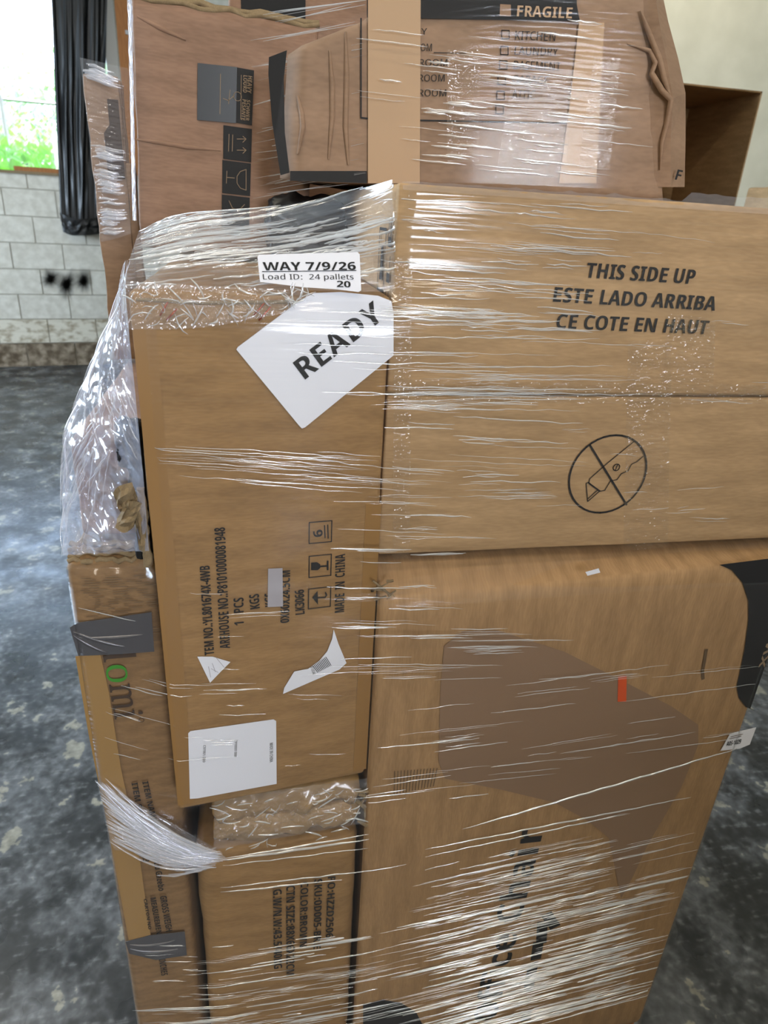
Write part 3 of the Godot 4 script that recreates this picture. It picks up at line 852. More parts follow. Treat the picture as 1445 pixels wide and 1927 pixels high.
	for r in [[Vector2(0.1817, 0.5327), Vector2(0.1811, 0.3979), Vector2(0.1933, 0.5305), "PO:HZZD2506"], [Vector2(0.1624, 0.5314), Vector2(0.1627, 0.376), Vector2(0.174, 0.5298), "SKU:0D005-BR.E"], [Vector2(0.1426, 0.5293), Vector2(0.1415, 0.3861), Vector2(0.154, 0.527), "COLOR:BROWN"], [Vector2(0.1221, 0.5256), Vector2(0.1211, 0.3222), Vector2(0.135, 0.5241), "CTN SIZE:88X66X22CM"], [Vector2(0.1032, 0.5216), Vector2(0.1025, 0.3438), Vector2(0.116, 0.5212), "G.W/N.W:43.5/40KG"]]:
		text(n, r[3], bold, r[0], r[1], r[2], M.ink, 0.004)
	# its crushed, taped top: soft rolls of board
	for q in [[0.634, 0.020, -0.016, 5], [0.672, 0.022, -0.022, 6], [0.70, 0.014, -0.03, 7]]:
		var s := st_new()
		s.set_smooth_group(0)
		var rows := []
		for i in 25:
			var x := 0.026 + 0.198 * i / 24.0
			var row := []
			for k in 15:
				var a := TAU * (k % 14) / 14.0
				var r: float = q[1] * (1.0 + 0.55 * wob.get_noise_3d(x * 420.0, 20.0 * cos(a), 20.0 * sin(a) + q[3] * 60.0) + 0.35 * wob.get_noise_3d(x * 1100.0 + q[3] * 31.0, 60.0 * cos(a), 60.0 * sin(a) + q[3] * 60.0)) * (1.0 if i > 0 and i < 24 else 0.6)
				row.append(Vector3(x, q[0] + 0.012 * x / 0.2 + r * sin(a), q[2] + r * cos(a)))
			rows.append(row)
		for i in 24:
			for k in 14: quad(s, rows[i][k], rows[i][k + 1], rows[i + 1][k + 1], rows[i + 1][k])
		part(n, "crushed_flap", done(s), M.tape_tan)
	for k in 6:
		var s := st_new()
		var p := Vector3(0.222, 0.66 + rng.randf_range(-0.04, 0.04), 0.002)
		tube(s, [p, p + Vector3(rng.randf_range(-0.008, 0.012), rng.randf_range(-0.015, 0.01), 0.006), p + Vector3(rng.randf_range(-0.004, 0.014), rng.randf_range(-0.03, 0.01), 0.004)], rng.randf_range(0.0015, 0.0035), 5)
		part(n, "frayed_paper", done(s), M.kraft_paper)
	# ---- long gazebo carton at the left
	var g := thing("gazebo_carton", "long narrow carton with green and black lettering and grey duct tape", "carton", Vector3(-0.1, 0.132, -0.02))
	part(g, "body", carton(0.101, 1.05, 0.75, 0.014, 0.003, 29, 7.0), M.kraft_gazebo)
	poly(g, "tape", [Vector2(-0.0008, 0.9279), Vector2(0.0264, 0.9286), Vector2(0.0299, 0.873), Vector2(0.0315, 0.7557), Vector2(0.0396, 0.6021), Vector2(0.0407, 0.4314), Vector2(0.01, 0.4266), Vector2(0.0055, 0.648), Vector2(0.0001, 0.8113)], M.tape_tan, 0.0035, 0.0005, "shiny tan packing tape down the left edge")
	poly(g, "duct_tape", [Vector2(-0.0015, 0.9679), Vector2(0.0071, 0.9737), Vector2(0.0489, 0.9779), Vector2(0.0873, 0.9824), Vector2(0.0859, 0.9282), Vector2(0.0438, 0.9279), Vector2(0.0028, 0.9291)], M.duct_tape, 0.0046, 0.0008, "strip of grey duct tape")
	poly(g, "duct_tape", [Vector2(0.0055, 0.4253), Vector2(0.0393, 0.4317), Vector2(0.0886, 0.4288), Vector2(0.0883, 0.3753), Vector2(0.0437, 0.375), Vector2(0.0081, 0.3984)], M.duct_tape, 0.0046, 0.0008, "strip of grey duct tape")
	for q in [[Vector2(0.0017, 0.962), Vector2(0.0283, 0.9455), Vector2(0.0536, 0.9383)], [Vector2(0.0011, 0.957), Vector2(0.0189, 0.9389), Vector2(0.0354, 0.9308)], [Vector2(0.0064, 0.9537), Vector2(0.0402, 0.9489), Vector2(0.0755, 0.9528)], [Vector2(0.0105, 0.4086), Vector2(0.0418, 0.389), Vector2(0.0763, 0.3929)], [Vector2(0.0114, 0.418), Vector2(0.0393, 0.4042), Vector2(0.0739, 0.413)]]:
		var fs := st_new()
		var path := []
		for k in 9:
			var f := k / 8.0
			var p2: Vector2 = q[0].lerp(q[1], f).lerp(q[1].lerp(q[2], f), f)
			path.append(Vector3(p2.x, p2.y, 0.0044))
		ridge(fs, path, Vector3(0, 0, 1), 0.005, 0.0024)
		part(g, "tape_wrinkle", done(fs), M.duct_tape)
	text(g, "d", serif, Vector2(0.0282, 0.9447), Vector2(0.0287, 0.9172), Vector2(0.0651, 0.9418), M.ink_soft, 0.004)
	text(g, "o", serif, Vector2(0.0299, 0.9125), Vector2(0.0297, 0.8879), Vector2(0.0534, 0.9112), M.green_ink, 0.004)
	text(g, "mi", serif, Vector2(0.0311, 0.8847), Vector2(0.0323, 0.8325), Vector2(0.0646, 0.883), M.ink_soft, 0.004)
	strokes(g, "mark", [ring(Vector2(0.0628, 0.8282), 0.003, 12)], 0.0008, M.ink_soft, 0.004)
	for r in [[Vector2(0.0548, 0.7282), Vector2(0.0611, 0.6446), Vector2(0.0625, 0.7271), "ITEM NAME: 1"], [Vector2(0.0417, 0.7282), Vector2(0.0457, 0.6402), Vector2(0.0494, 0.7271), "ITEM SKU: LG"], [Vector2(0.0429, 0.6076), Vector2(0.0435, 0.5828), Vector2(0.0511, 0.6072), "Ar.3"], [Vector2(0.0568, 0.5928), Vector2(0.059, 0.5221), Vector2(0.0659, 0.5922), "Patio Gazebo"], [Vector2(0.0596, 0.5109), Vector2(0.0626, 0.4347), Vector2(0.0689, 0.5101), "GROSS WEIGH"], [Vector2(0.0465, 0.5103), Vector2(0.049, 0.4319), Vector2(0.0544, 0.5098), "MEASUREMEN"], [Vector2(0.0379, 0.5098), Vector2(0.0389, 0.4447), Vector2(0.0421, 0.509), "CARTON NO"], [Vector2(0.0475, 0.3753), Vector2(0.0484, 0.336), Vector2(0.0574, 0.3741), "INCHES"]]:
		text(g, r[3], bold, r[0], r[1], r[2], M.ink, 0.0042)
	# rubbed dirt in fine rows over its upper part
	var rub := []
	for k in 30:
		var y := lerpf(0.94, 1.03, k / 29.0)
		var x := rng.randf_range(0.012, 0.03)
		while x < 0.085:
			var L := rng.randf_range(0.004, 0.02)
			rub.append([Vector2(x, y), Vector2(x + L, y + rng.randf_range(-0.0006, 0.0006))])
			x += L + rng.randf_range(0.003, 0.02)
	strokes(g, "scuff", rub, 0.0008, M.ink_grey, 0.0038)
	# torn rim of its top
	var rim := st_new()
	for k in 4:
		var path := []
		for i in 15: path.append(Vector3(0.004 + i * 0.0066, 1.046 + k * 0.004 + rng.randf_range(-0.003, 0.003), -0.008 - k * 0.006 + rng.randf_range(-0.004, 0.004)))
		tube(rim, path, 0.0036, 5)
	part(g, "torn_rim", done(rim), M.kraft_paper)
	# ---- carton lying on it, seen through the slack film
	var v := thing("plain_carton", "plain pinkish carton behind the slack film on the gazebo carton", "carton", Vector3(-0.084, 1.196, -0.05))
	part(v, "body", carton(0.08, 0.115, 0.6, 0.008, 0.002, 61, 9), M.kraft_pink)
	# ---- black foam and torn board squeezed beside the tall carton
	var bf := thing("foam_strip", "black foam strip squeezed beside the tall carton", "foam", Vector3(-0.02, 1.19, 0.0))
	part(bf, "strip", carton(0.016, 0.15, 0.03, 0.004, 0.004, 67, 40), M.black_foam)
	part(bf, "end", carton(0.022, 0.045, 0.03, 0.006, 0.006, 68, 40), M.black_foam, Vector3(-0.008, 0.105, 0.002))
	var tp := thing("torn_board", "crumpled torn piece of brown board beside the tall carton", "cardboard", Vector3(-0.02, 1.19, 0.016))
	for q in [[Vector3(0.0, 0.082, 0.008), 0.020, 0.016, 0.4], [Vector3(0.002, 0.066, 0.010), 0.016, 0.018, -0.3], [Vector3(0.011, 0.05, 0.006), 0.010, 0.026, 0.1]]:
		var w0: float = q[1]; var h0: float = q[2]
		var la := rail([Vector3(-w0 * 0.6, -h0, 0), Vector3(0, -h0 * 1.1, 0.004), Vector3(w0 * 0.5, -h0 * 0.7, 0)])
		var lb := rail([Vector3(-w0 * 0.4, h0 * 0.6, 0), Vector3(0.1 * w0, h0, 0.006), Vector3(w0 * 0.7, h0 * 0.8, 0)])
		var sc := part(tp, "scrap", patch(la, lb, 6, 6, 0.014, 4.0, 4.0, 0.4, int(q[3] * 100) + 300, 0.0, true), M.kraft_paper, q[0])
		sc.rotation.z = q[3]
	part(tp, "strip", carton(0.008, 0.09, 0.006, 0.002, 0.003, 69, 60), M.kraft_paper, Vector3(0.01, 0.0, 0.003))

# big carton whose upper front edge is worn back to a slope
func chair_body() -> ArrayMesh:
	var st := st_new()
	var w := 0.566; var h := 1.022; var d := 0.62
	var prof := [Vector2(-d, 0), Vector2(-d, h), Vector2(-0.06, h), Vector2(-0.042, h), Vector2(-0.036, 1.018), Vector2(-0.005, 0.991), Vector2(-0.001, 0.984), Vector2(0, 0.972)]
	for k in 16: prof.append(Vector2(0, lerpf(0.955, 0.02, k / 15.0)))
	prof.append_array([Vector2(-0.003, 0.006), Vector2(-0.008, 0.0)])
	var xs := steps(0.0, w, 0.008, 14)
	var nz := FastNoiseLite.new()
	nz.seed = 15
	nz.frequency = 5.0
	var at := func(x: float, p: Vector2) -> Vector3:
		var e := minf(x, w - x)
		var back := 0.008 - sqrt(maxf(0.0, 0.000064 - pow(0.008 - minf(e, 0.008), 2)))
		var rise := 0.03 * (x / w) if p.y > 0.95 and p.y < 1.0 and p.x > -0.03 else 0.0
		var z := p.x - (back if p.x > -0.3 else -back) + 0.0014 * nz.get_noise_2d(x * 1.0, p.y)
		return Vector3(x, minf(p.y + rise, h), z)
	for i in xs.size() - 1:
		for j in prof.size():
			var a: Vector2 = prof[j]; var b: Vector2 = prof[(j + 1) % prof.size()]
			quad(st, at.call(xs[i], b), at.call(xs[i], a), at.call(xs[i + 1], a), at.call(xs[i + 1], b))
	for x in [0.0, w]:
		var ids := Geometry2D.triangulate_polygon(PackedVector2Array(prof))
		for k in range(0, ids.size(), 3):
			tri(st, at.call(x, prof[ids[k]]), at.call(x, prof[ids[k + 1]]), at.call(x, prof[ids[k + 2]]))
	return done(st)

func build_upper_cartons() -> void:
	# ---- pinkish carton standing on the tall one
	var u := thing("heavy_carton", "pinkish carton with black HEAVY panel and handling symbols", "carton", Vector3(-0.036, 1.484, -0.36), 0.0)
	u.rotation.z = -0.05
	part(u, "body", carton(0.226, 0.285, 0.36, 0.005, 0.002, 71, 7), M.kraft_pink)
	poly(u, "label", [Vector2(0.0769, 0.2245), Vector2(0.1254, 0.2266), Vector2(0.125, 0.1641), Vector2(0.0759, 0.1616)], M.black_gloss, 0.0022, 0.0004, "glossy black label")
	poly(u, "black_panel", [Vector2(0.1241, 0.2264), Vector2(0.1467, 0.226), Vector2(0.1456, 0.1642), Vector2(0.1237, 0.1646)], M.ink, 0.0018)
	for r in [["HEAVY", Vector2(0.1395, 0.2192), Vector2(0.1386, 0.2002), Vector2(0.1449, 0.2199)], ["LOURD", Vector2(0.1335, 0.219), Vector2(0.1332, 0.2001), Vector2(0.1388, 0.2197)], ["SCHWER", Vector2(0.1381, 0.1924), Vector2(0.1372, 0.1687), Vector2(0.1428, 0.1924)], ["PESANTE", Vector2(0.1327, 0.1923), Vector2(0.1318, 0.1686), Vector2(0.1374, 0.1923)]]:
		text(u, r[0], bold, r[1], r[2], r[3], M.ink_light, 0.0026)
	strokes(u, "symbol", [[Vector2(0.1308, 0.2186), Vector2(0.1311, 0.1692)], ring(Vector2(0.1266, 0.1945), 0.005, 14), [Vector2(0.1225, 0.1952), Vector2(0.1152, 0.1883), Vector2(0.1085, 0.1898)], [Vector2(0.1171, 0.2004), Vector2(0.1153, 0.1847)], [Vector2(0.105, 0.2163), Vector2(0.1046, 0.1719)]], 0.0007, M.ink_light, 0.003)
	for q in [[Vector2(0.1091, 0.1206), Vector2(0.1457, 0.1599)], [Vector2(0.1081, 0.0792), Vector2(0.1453, 0.1191)], [Vector2(0.1077, 0.0276), Vector2(0.1449, 0.0773)]]:
		poly(u, "black_panel", rect(q[0], q[1]), M.ink, 0.0018)
	strokes(u, "symbol", [[Vector2(0.1164, 0.1502), Vector2(0.1159, 0.1302)], [Vector2(0.1211, 0.1501), Vector2(0.1207, 0.1308)], [Vector2(0.1267, 0.1459), Vector2(0.1377, 0.1472)], [Vector2(0.1342, 0.1499), Vector2(0.1384, 0.1473), Vector2(0.1343, 0.143)], [Vector2(0.1269, 0.1328), Vector2(0.138, 0.1341)], [Vector2(0.1345, 0.1368), Vector2(0.1387, 0.1342), Vector2(0.1346, 0.1299)]], 0.0008, M.ink_light, 0.003)
	strokes(u, "symbol", [[Vector2(0.1141, 0.1065), Vector2(0.1135, 0.0916)], [Vector2(0.1142, 0.0988), Vector2(0.124, 0.0992)], [Vector2(0.1392, 0.1113), Vector2(0.1315, 0.1078), Vector2(0.1274, 0.1016), Vector2(0.1276, 0.0932), Vector2(0.1319, 0.0878), Vector2(0.1397, 0.086), Vector2(0.1392, 0.1113)]], 0.0008, M.ink_light, 0.003)
	strokes(u, "symbol", [[Vector2(0.1173, 0.0704), Vector2(0.1217, 0.0622), Vector2(0.1296, 0.059), Vector2(0.138, 0.0679)], [Vector2(0.124, 0.0483), Vector2(0.1396, 0.0567)]], 0.0008, M.ink_light, 0.003)
	for q in [[Vector2(0.006, 0.2637), Vector2(0.0317, 0.2555), Vector2(0.063, 0.2473)], [Vector2(-0.0006, 0.1304), Vector2(0.0283, 0.1303), Vector2(0.0628, 0.1289), Vector2(0.1056, 0.1302)]]:
		var cs := st_new()
		var path := []
		for p in q: path.append(Vector3(p.x, p.y, 0.0))
		ridge(cs, path, Vector3(0, 0, 1), 0.006, 0.0018)
		part(u, "crease", done(cs), M.kraft_pink)
	# ragged crushed top edge
	var rag := st_new()
	for k in 3:
		var path := []
		for i in 13: path.append(Vector3(0.005 + i * 0.0185, 0.284 + k * 0.003 + rng.randf_range(-0.003, 0.003) , -0.002 - k * 0.006))
		tube(rag, path, 0.0035, 5)
	part(u, "crushed_edge", done(rag), M.kraft_paper)
	# ---- moving carton on the wide one
	var m := thing("moving_carton", "creased moving carton with FRAGILE band and room checklist", "carton", Vector3(0.165, 1.577, -0.25), -0.1)
	part(m, "body", moving_body(), M.kraft_moving)
	poly(m, "black_band", [Vector2(0.0805, 0.2047), Vector2(0.0821, 0.1686), Vector2(0.3302, 0.1835), Vector2(0.3236, 0.1988), Vector2(0.3193, 0.2233)], M.ink, 0.0022)
	poly(m, "check_box", [Vector2(0.2345, 0.1815), Vector2(0.2477, 0.1819), Vector2(0.2462, 0.1929), Vector2(0.2337, 0.1925)], M.kraft_moving, 0.0028)
	text(m, "FRAGILE", bold, Vector2(0.2545, 0.1825), Vector2(0.3196, 0.1853), Vector2(0.2531, 0.1929), M.tape_paper, 0.003)
	for r in [["KITCHEN", Vector2(0.2557, 0.16), Vector2(0.3035, 0.1624), Vector2(0.2545, 0.1687)], ["LAUNDRY", Vector2(0.257, 0.1454), Vector2(0.3091, 0.1476), Vector2(0.2559, 0.1538)], ["BASEMENT", Vector2(0.2577, 0.1312), Vector2(0.3147, 0.1335), Vector2(0.2566, 0.1396)], ["GARAGE", Vector2(0.2583, 0.1172), Vector2(0.3019, 0.1191), Vector2(0.2572, 0.1252)], ["ATTIC", Vector2(0.2598, 0.1015), Vector2(0.2879, 0.1028), Vector2(0.2586, 0.1102)], ["Y", Vector2(0.1453, 0.1571), Vector2(0.1521, 0.1576), Vector2(0.1448, 0.1632)], ["OM", Vector2(0.1459, 0.1412), Vector2(0.159, 0.1421), Vector2(0.1454, 0.1484)], ["ROOM", Vector2(0.1458, 0.1265), Vector2(0.1785, 0.1288), Vector2(0.1453, 0.1333)], ["ROOM", Vector2(0.1463, 0.1112), Vector2(0.1767, 0.1133), Vector2(0.1458, 0.1181)], ["ROOM", Vector2(0.1475, 0.0962), Vector2(0.18, 0.0983), Vector2(0.1469, 0.1032)]]:
		text(m, r[0], plain, r[1], r[2], r[3], M.ink, 0.0024)
	for q in [[Vector2(0.2387, 0.168), Vector2(0.2476, 0.1684), Vector2(0.2486, 0.1605), Vector2(0.2398, 0.1601), Vector2(0.2387, 0.168)], [Vector2(0.2395, 0.1526), Vector2(0.2483, 0.153), Vector2(0.2494, 0.1449), Vector2(0.2405, 0.1445), Vector2(0.2395, 0.1526)], [Vector2(0.24, 0.1384), Vector2(0.2489, 0.1388), Vector2(0.25, 0.1306), Vector2(0.241, 0.1303), Vector2(0.24, 0.1384)], [Vector2(0.24, 0.123), Vector2(0.249, 0.1233), Vector2(0.2501, 0.115), Vector2(0.241, 0.1147), Vector2(0.24, 0.123)], [Vector2(0.2406, 0.1079), Vector2(0.2497, 0.1082), Vector2(0.2508, 0.0998), Vector2(0.2416, 0.0994), Vector2(0.2406, 0.1079)], [Vector2(0.2411, 0.093), Vector2(0.2503, 0.0934), Vector2(0.2514, 0.0848), Vector2(0.2422, 0.0845), Vector2(0.2411, 0.093)]]: strokes(m, "check_box", [q], 0.0011, M.ink, 0.0024)
	strokes(m, "printed_line", [[Vector2(0.0755, 0.1671), Vector2(0.0794, 0.0698), Vector2(0.089, 0.0693)], [Vector2(0.1493, 0.0715), Vector2(0.3303, 0.0803)]], 0.0018, M.ink, 0.0024)
	strokes(m, "printed_line", [[Vector2(0.1616, 0.1408), Vector2(0.1993, 0.1429)]], 0.0009, M.ink, 0.0024)
	poly(m, "paper_tape", [Vector2(0.0815, 0.2095), Vector2(0.1403, 0.2141), Vector2(0.1552, 0.0038), Vector2(0.0908, 0.0001)], M.tape_paper, 0.0032, 0.0008, "pale paper tape down the front")
	poly(m, "paper_tape", [Vector2(0.329, 0.1829), Vector2(0.3591, 0.1841), Vector2(0.3811, 0.0168), Vector2(0.3325, 0.014), Vector2(0.3319, 0.0985)], M.tape_paper, 0.0032, 0.0008, "pale paper tape down the front")
	for q in [[Vector2(0.1764, 0.1444), Vector2(0.2153, 0.1472), Vector2(0.2271, 0.0317), Vector2(0.1871, 0.0293)], [Vector2(0.2571, 0.1209), Vector2(0.3296, 0.1313), Vector2(0.3398, 0.0205), Vector2(0.2495, 0.0152)], [Vector2(0.3527, 0.149), Vector2(0.3853, 0.1513), Vector2(0.3956, 0.0328), Vector2(0.3541, 0.0304)]]:
		poly(m, "clear_tape", q, M.clear_tape, 0.0042, 0.0, "strip of clear tape")
	# black printed edge at its left corner and beneath
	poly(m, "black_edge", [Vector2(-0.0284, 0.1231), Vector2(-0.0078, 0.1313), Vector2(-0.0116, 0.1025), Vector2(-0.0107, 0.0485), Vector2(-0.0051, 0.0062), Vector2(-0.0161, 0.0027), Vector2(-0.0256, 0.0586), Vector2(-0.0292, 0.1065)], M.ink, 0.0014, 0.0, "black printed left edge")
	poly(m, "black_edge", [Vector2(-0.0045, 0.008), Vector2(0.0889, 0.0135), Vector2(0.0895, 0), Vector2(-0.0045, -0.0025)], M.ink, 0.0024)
	# deep creases of the crushed right side
	for q in [[Vector3(0.3998, 0.1985, 0.004), Vector3(0.4135, 0.1788, 0.005), Vector3(0.4306, 0.153, 0.009), Vector3(0.4413, 0.1319, 0.011), Vector3(0.4514, 0.1127, 0.016)], [Vector3(0.3917, 0.1665, 0.001), Vector3(0.4192, 0.161, 0.004), Vector3(0.4275, 0.1487, 0.008), Vector3(0.4261, 0.1381, 0.006), Vector3(0.4405, 0.1209, 0.011), Vector3(0.4518, 0.1111, 0.016), Vector3(0.4559, 0.0886, 0.009), Vector3(0.4558, 0.0658, 0.006), Vector3(0.4615, 0.0365, 0.004)], [Vector3(0.0044, 0.0875, 0.001), Vector3(0.0094, 0.0689, 0.001), Vector3(0.0107, 0.0553, 0.001), Vector3(0.0045, 0.0268, 0.001)], [Vector3(0.0406, 0.1345, 0.001), Vector3(0.0445, 0.1009, 0.001), Vector3(0.0452, 0.0685, 0.001), Vector3(0.0417, 0.0234, 0.001)], [Vector3(0.0584, 0.1536, 0.001), Vector3(0.0609, 0.1126, 0.001), Vector3(0.0613, 0.0585, 0.001), Vector3(0.0658, 0.0191, 0.001)]]:
		var cs := st_new()
		ridge(cs, q, Vector3(0, 0, 1), 0.007, 0.004)
		part(m, "crease", done(cs), M.kraft_moving)
	text(m, "F", bold, Vector2(0.4829, 0.027), Vector2(0.4903, 0.0262), Vector2(0.48, 0.039), M.ink, 0.005)
	# crushed loose edge of its right side
	var e := st_new()
	e.set_smooth_group(-1)
	var inner_edge := [Vector3(0.3887, 0.2396, -0.004), Vector3(0.4016, 0.1899, -0.003), Vector3(0.4146, 0.1485, -0.003), Vector3(0.4245, 0.1162, -0.003), Vector3(0.4379, 0.0712, -0.003), Vector3(0.4551, 0.0169, -0.003)]
	var ridge_line := [Vector3(0.4036, 0.2387, 0.004), Vector3(0.4227, 0.1892, 0.008), Vector3(0.4411, 0.1542, 0.006), Vector3(0.455, 0.1132, 0.014), Vector3(0.4652, 0.072, 0.008), Vector3(0.4801, 0.0181, 0.004)]
	var outer_edge := [Vector3(0.4247, 0.2493, -0.03), Vector3(0.4505, 0.1993, -0.03), Vector3(0.4724, 0.1627, -0.03), Vector3(0.491, 0.1272, -0.03), Vector3(0.5034, 0.0777, -0.03), Vector3(0.516, 0.0212, -0.03)]
	for k in 5:
		quad(e, inner_edge[k + 1], inner_edge[k], ridge_line[k], ridge_line[k + 1])
		quad(e, ridge_line[k + 1], ridge_line[k], outer_edge[k], outer_edge[k + 1])
	part(m, "side_flap", done(e, true), M.kraft_moving)
	# ---- carton and dark bag behind, between the two
	var b := thing("rear_carton", "brown carton standing between the pinkish and the moving carton", "carton", Vector3(0.09, 1.476, -0.755))
	part(b, "body", carton(0.34, 0.62, 0.3, 0.006, 0.002, 83), M.kraft_pink)
	poly(b, "blue_black_band", rect(Vector2(0.02, 0.31), Vector2(0.13, 0.62)), M.ink, 0.0025)
	var bag := thing("black_wrap", "black plastic wrap under the left end of the moving carton", "plastic", Vector3(0.135, 1.474, -0.29))
	part(bag, "fold", carton(0.105, 0.085, 0.06, 0.02, 0.008, 89, 30), M.black_gloss)
	# ---- flat bundle of corrugated board wrapped at the left, brown with a dark print
	var c := thing("board_bundle", "tall bundle of brown corrugated boards wrapped in shiny film", "cardboard", Vector3(-0.098, 1.318, -0.42))
	for k in 5:
		part(c, "board", carton(0.044, 0.372 - 0.005 * (k % 3) , 0.006, 0.002, 0.003, 90 + k, 20), M.kraft_moving, Vector3(0.001 * (k % 2), 0, -0.008 * k))
	poly(c, "dark_print", [Vector2(0.020, 0.25), Vector2(0.042, 0.25), Vector2(0.042, 0.345), Vector2(0.028, 0.345), Vector2(0.028, 0.315), Vector2(0.020, 0.305)], M.ink_soft, 0.003)
	part(c, "inner_board", carton(0.012, 0.27, 0.01, 0.002, 0.002, 97, 20), M.kraft_moving, Vector3(0.044, 0, 0.004))

func moving_body() -> ArrayMesh:
	# front face is a trapezoid: the upper left corner is crushed down, the right side leans in
	var st := st_new()
	var nz := FastNoiseLite.new()
	nz.seed = 101
	nz.frequency = 1.0
	var bl := Vector2(-0.018, 0.0); var br := Vector2(Vector2(0.4765, 0.0056).x, 0.0)
	var ul: Vector2 = Vector2(-0.0078, 0.1313); var ur: Vector2 = Vector2(0.3971, 0.2392)
	var mid: Vector2 = Vector2(0.0821, 0.1676); var top: Vector2 = Vector2(0.0812, 0.2143)
	var edge := func(t: float) -> Vector2:      # upper outline from left to right
		var x := lerpf(ul.x, ur.x, t)
		if x < mid.x: return Vector2(x, lerpf(ul.y, mid.y, (x - ul.x) / (mid.x - ul.x)))
		return Vector2(x, lerpf(mid.y, ur.y, clampf((x - mid.x) / 0.05, 0, 1)))
	var nx := 48; var ny := 24
	var at := func(i: int, j: int, z: float) -> Vector3:
		var t := float(i) / nx; var v := float(j) / ny
		var p := bl.lerp(br, t).lerp(edge.call(t), v)
		var k := nz.get_noise_2d(p.x * 14, p.y * 7) * 0.0015
		if t < 0.04: k -= (0.04 - t) * 0.5
		if v > 0.97: k -= 0.004
		if z < -0.1: p.x += 0.10 * (1.0 - t)
		return Vector3(p.x, p.y, (k if z > -0.1 else 0.0) + z)
	for i in nx:
		for j in ny:
			quad(st, at.call(i, j, 0.0), at.call(i, j + 1, 0.0), at.call(i + 1, j + 1, 0.0), at.call(i + 1, j, 0.0))
			quad(st, at.call(i + 1, j, -0.36), at.call(i + 1, j + 1, -0.36), at.call(i, j + 1, -0.36), at.call(i, j, -0.36))
		quad(st, at.call(i, ny, 0.0), at.call(i, ny, -0.36), at.call(i + 1, ny, -0.36), at.call(i + 1, ny, 0.0))
		quad(st, at.call(i, 0, -0.36), at.call(i, 0, 0.0), at.call(i + 1, 0, 0.0), at.call(i + 1, 0, -0.36))
	for j in ny:
		quad(st, at.call(0, j, -0.36), at.call(0, j + 1, -0.36), at.call(0, j + 1, 0.0), at.call(0, j, 0.0))
		quad(st, at.call(nx, j, 0.0), at.call(nx, j + 1, 0.0), at.call(nx, j + 1, -0.36), at.call(nx, j, -0.36))
	return done(st)

func build_far_cartons() -> void:
	# open carton seen from inside, dark brown, with one lighter side flap
	var o := thing("open_carton", "dark brown open carton standing behind the pallet on the right", "carton", Vector3(1.75, 0, -2.2))
	part(o, "back_panel", box_mesh(Vector3(0.05, 0, -0.5), Vector3(0.46, 2.09, -0.494)), M.kraft)
	part(o, "side_panel", box_mesh(Vector3(0.044, 0, -0.5), Vector3(0.05, 2.10, 0.0)), M.kraft_gold)
	part(o, "side_panel", box_mesh(Vector3(0.46, 0, -0.5), Vector3(0.466, 2.09, 0.0)), M.kraft_gold)
	part(o, "bottom_panel", box_mesh(Vector3(0.05, 0, -0.5), Vector3(0.46, 0.006, 0.0)), M.kraft)
	part(o, "top_panel", box_mesh(Vector3(0.044, 2.084, -0.5), Vector3(0.466, 2.09, 0.0)), M.kraft)
	part(o, "flap", box_mesh(Vector3(0.044, 0.0, 0.0), Vector3(0.05, 2.08, 0.05)), M.kraft_gold)
	var f := thing("wrapped_carton", "light brown carton with shiny film at the right edge", "carton", Vector3(2.05, 0, -1.70), -0.1)
	part(f, "body", carton(0.6, 1.72, 0.26, 0.01, 0.004, 111, 4), M.kraft_gold)
	part(f, "standing_flap", box_mesh(Vector3(0.0, 1.70, -0.03), Vector3(0.09, 2.35, -0.02)), M.kraft_gold)
	var s := st_new()
	for k in 26:
		var y := rng.randf_range(1.45, 1.70)
		var x := rng.randf_range(0.0, 0.25)
		ridge(s, [Vector3(x, y, 0.006), Vector3(x + 0.05, y + 0.003, 0.008), Vector3(x + 0.1, y - 0.002, 0.008), Vector3(x + 0.16, y - 0.004, 0.006)], Vector3(0, 0, 1), 0.008, 0.005)
	tag(part(f, "film_folds", done(s), M.film_fold), "", "", "", "stuff")

# other stacked cartons of the warehouse stand behind the viewer and keep the low daylight off the stack
func build_waiting_cartons() -> void:
	var k := 0
	for q in [[0.9, 0.0, 0.85, "brown carton at the bottom of the waiting stack"], [0.95, 0.85, 0.8, "brown carton on top of the waiting stack"], [2.0, 0.0, 0.9, "wide brown carton standing beside the waiting stack"], [2.05, 0.9, 0.75, "wide brown carton lying on another by the waiting stack"], [3.1, 0.0, 1.0, "big brown carton at the end of the waiting row"]]:
		var t := thing("waiting_carton", q[3], "carton", Vector3(q[0], q[1] * 1.012, 3.4), 0.0, "cartons waiting behind the viewer")
		part(t, "body", carton(1.0, q[2], 0.9, 0.012, 0.004, 120 + k, 3), M.kraft)
		poly(t, "tape", rect(Vector2(0.46, 0.01), Vector2(0.54, q[2] - 0.01)), M.tape_tan, 0.006)
		k += 1

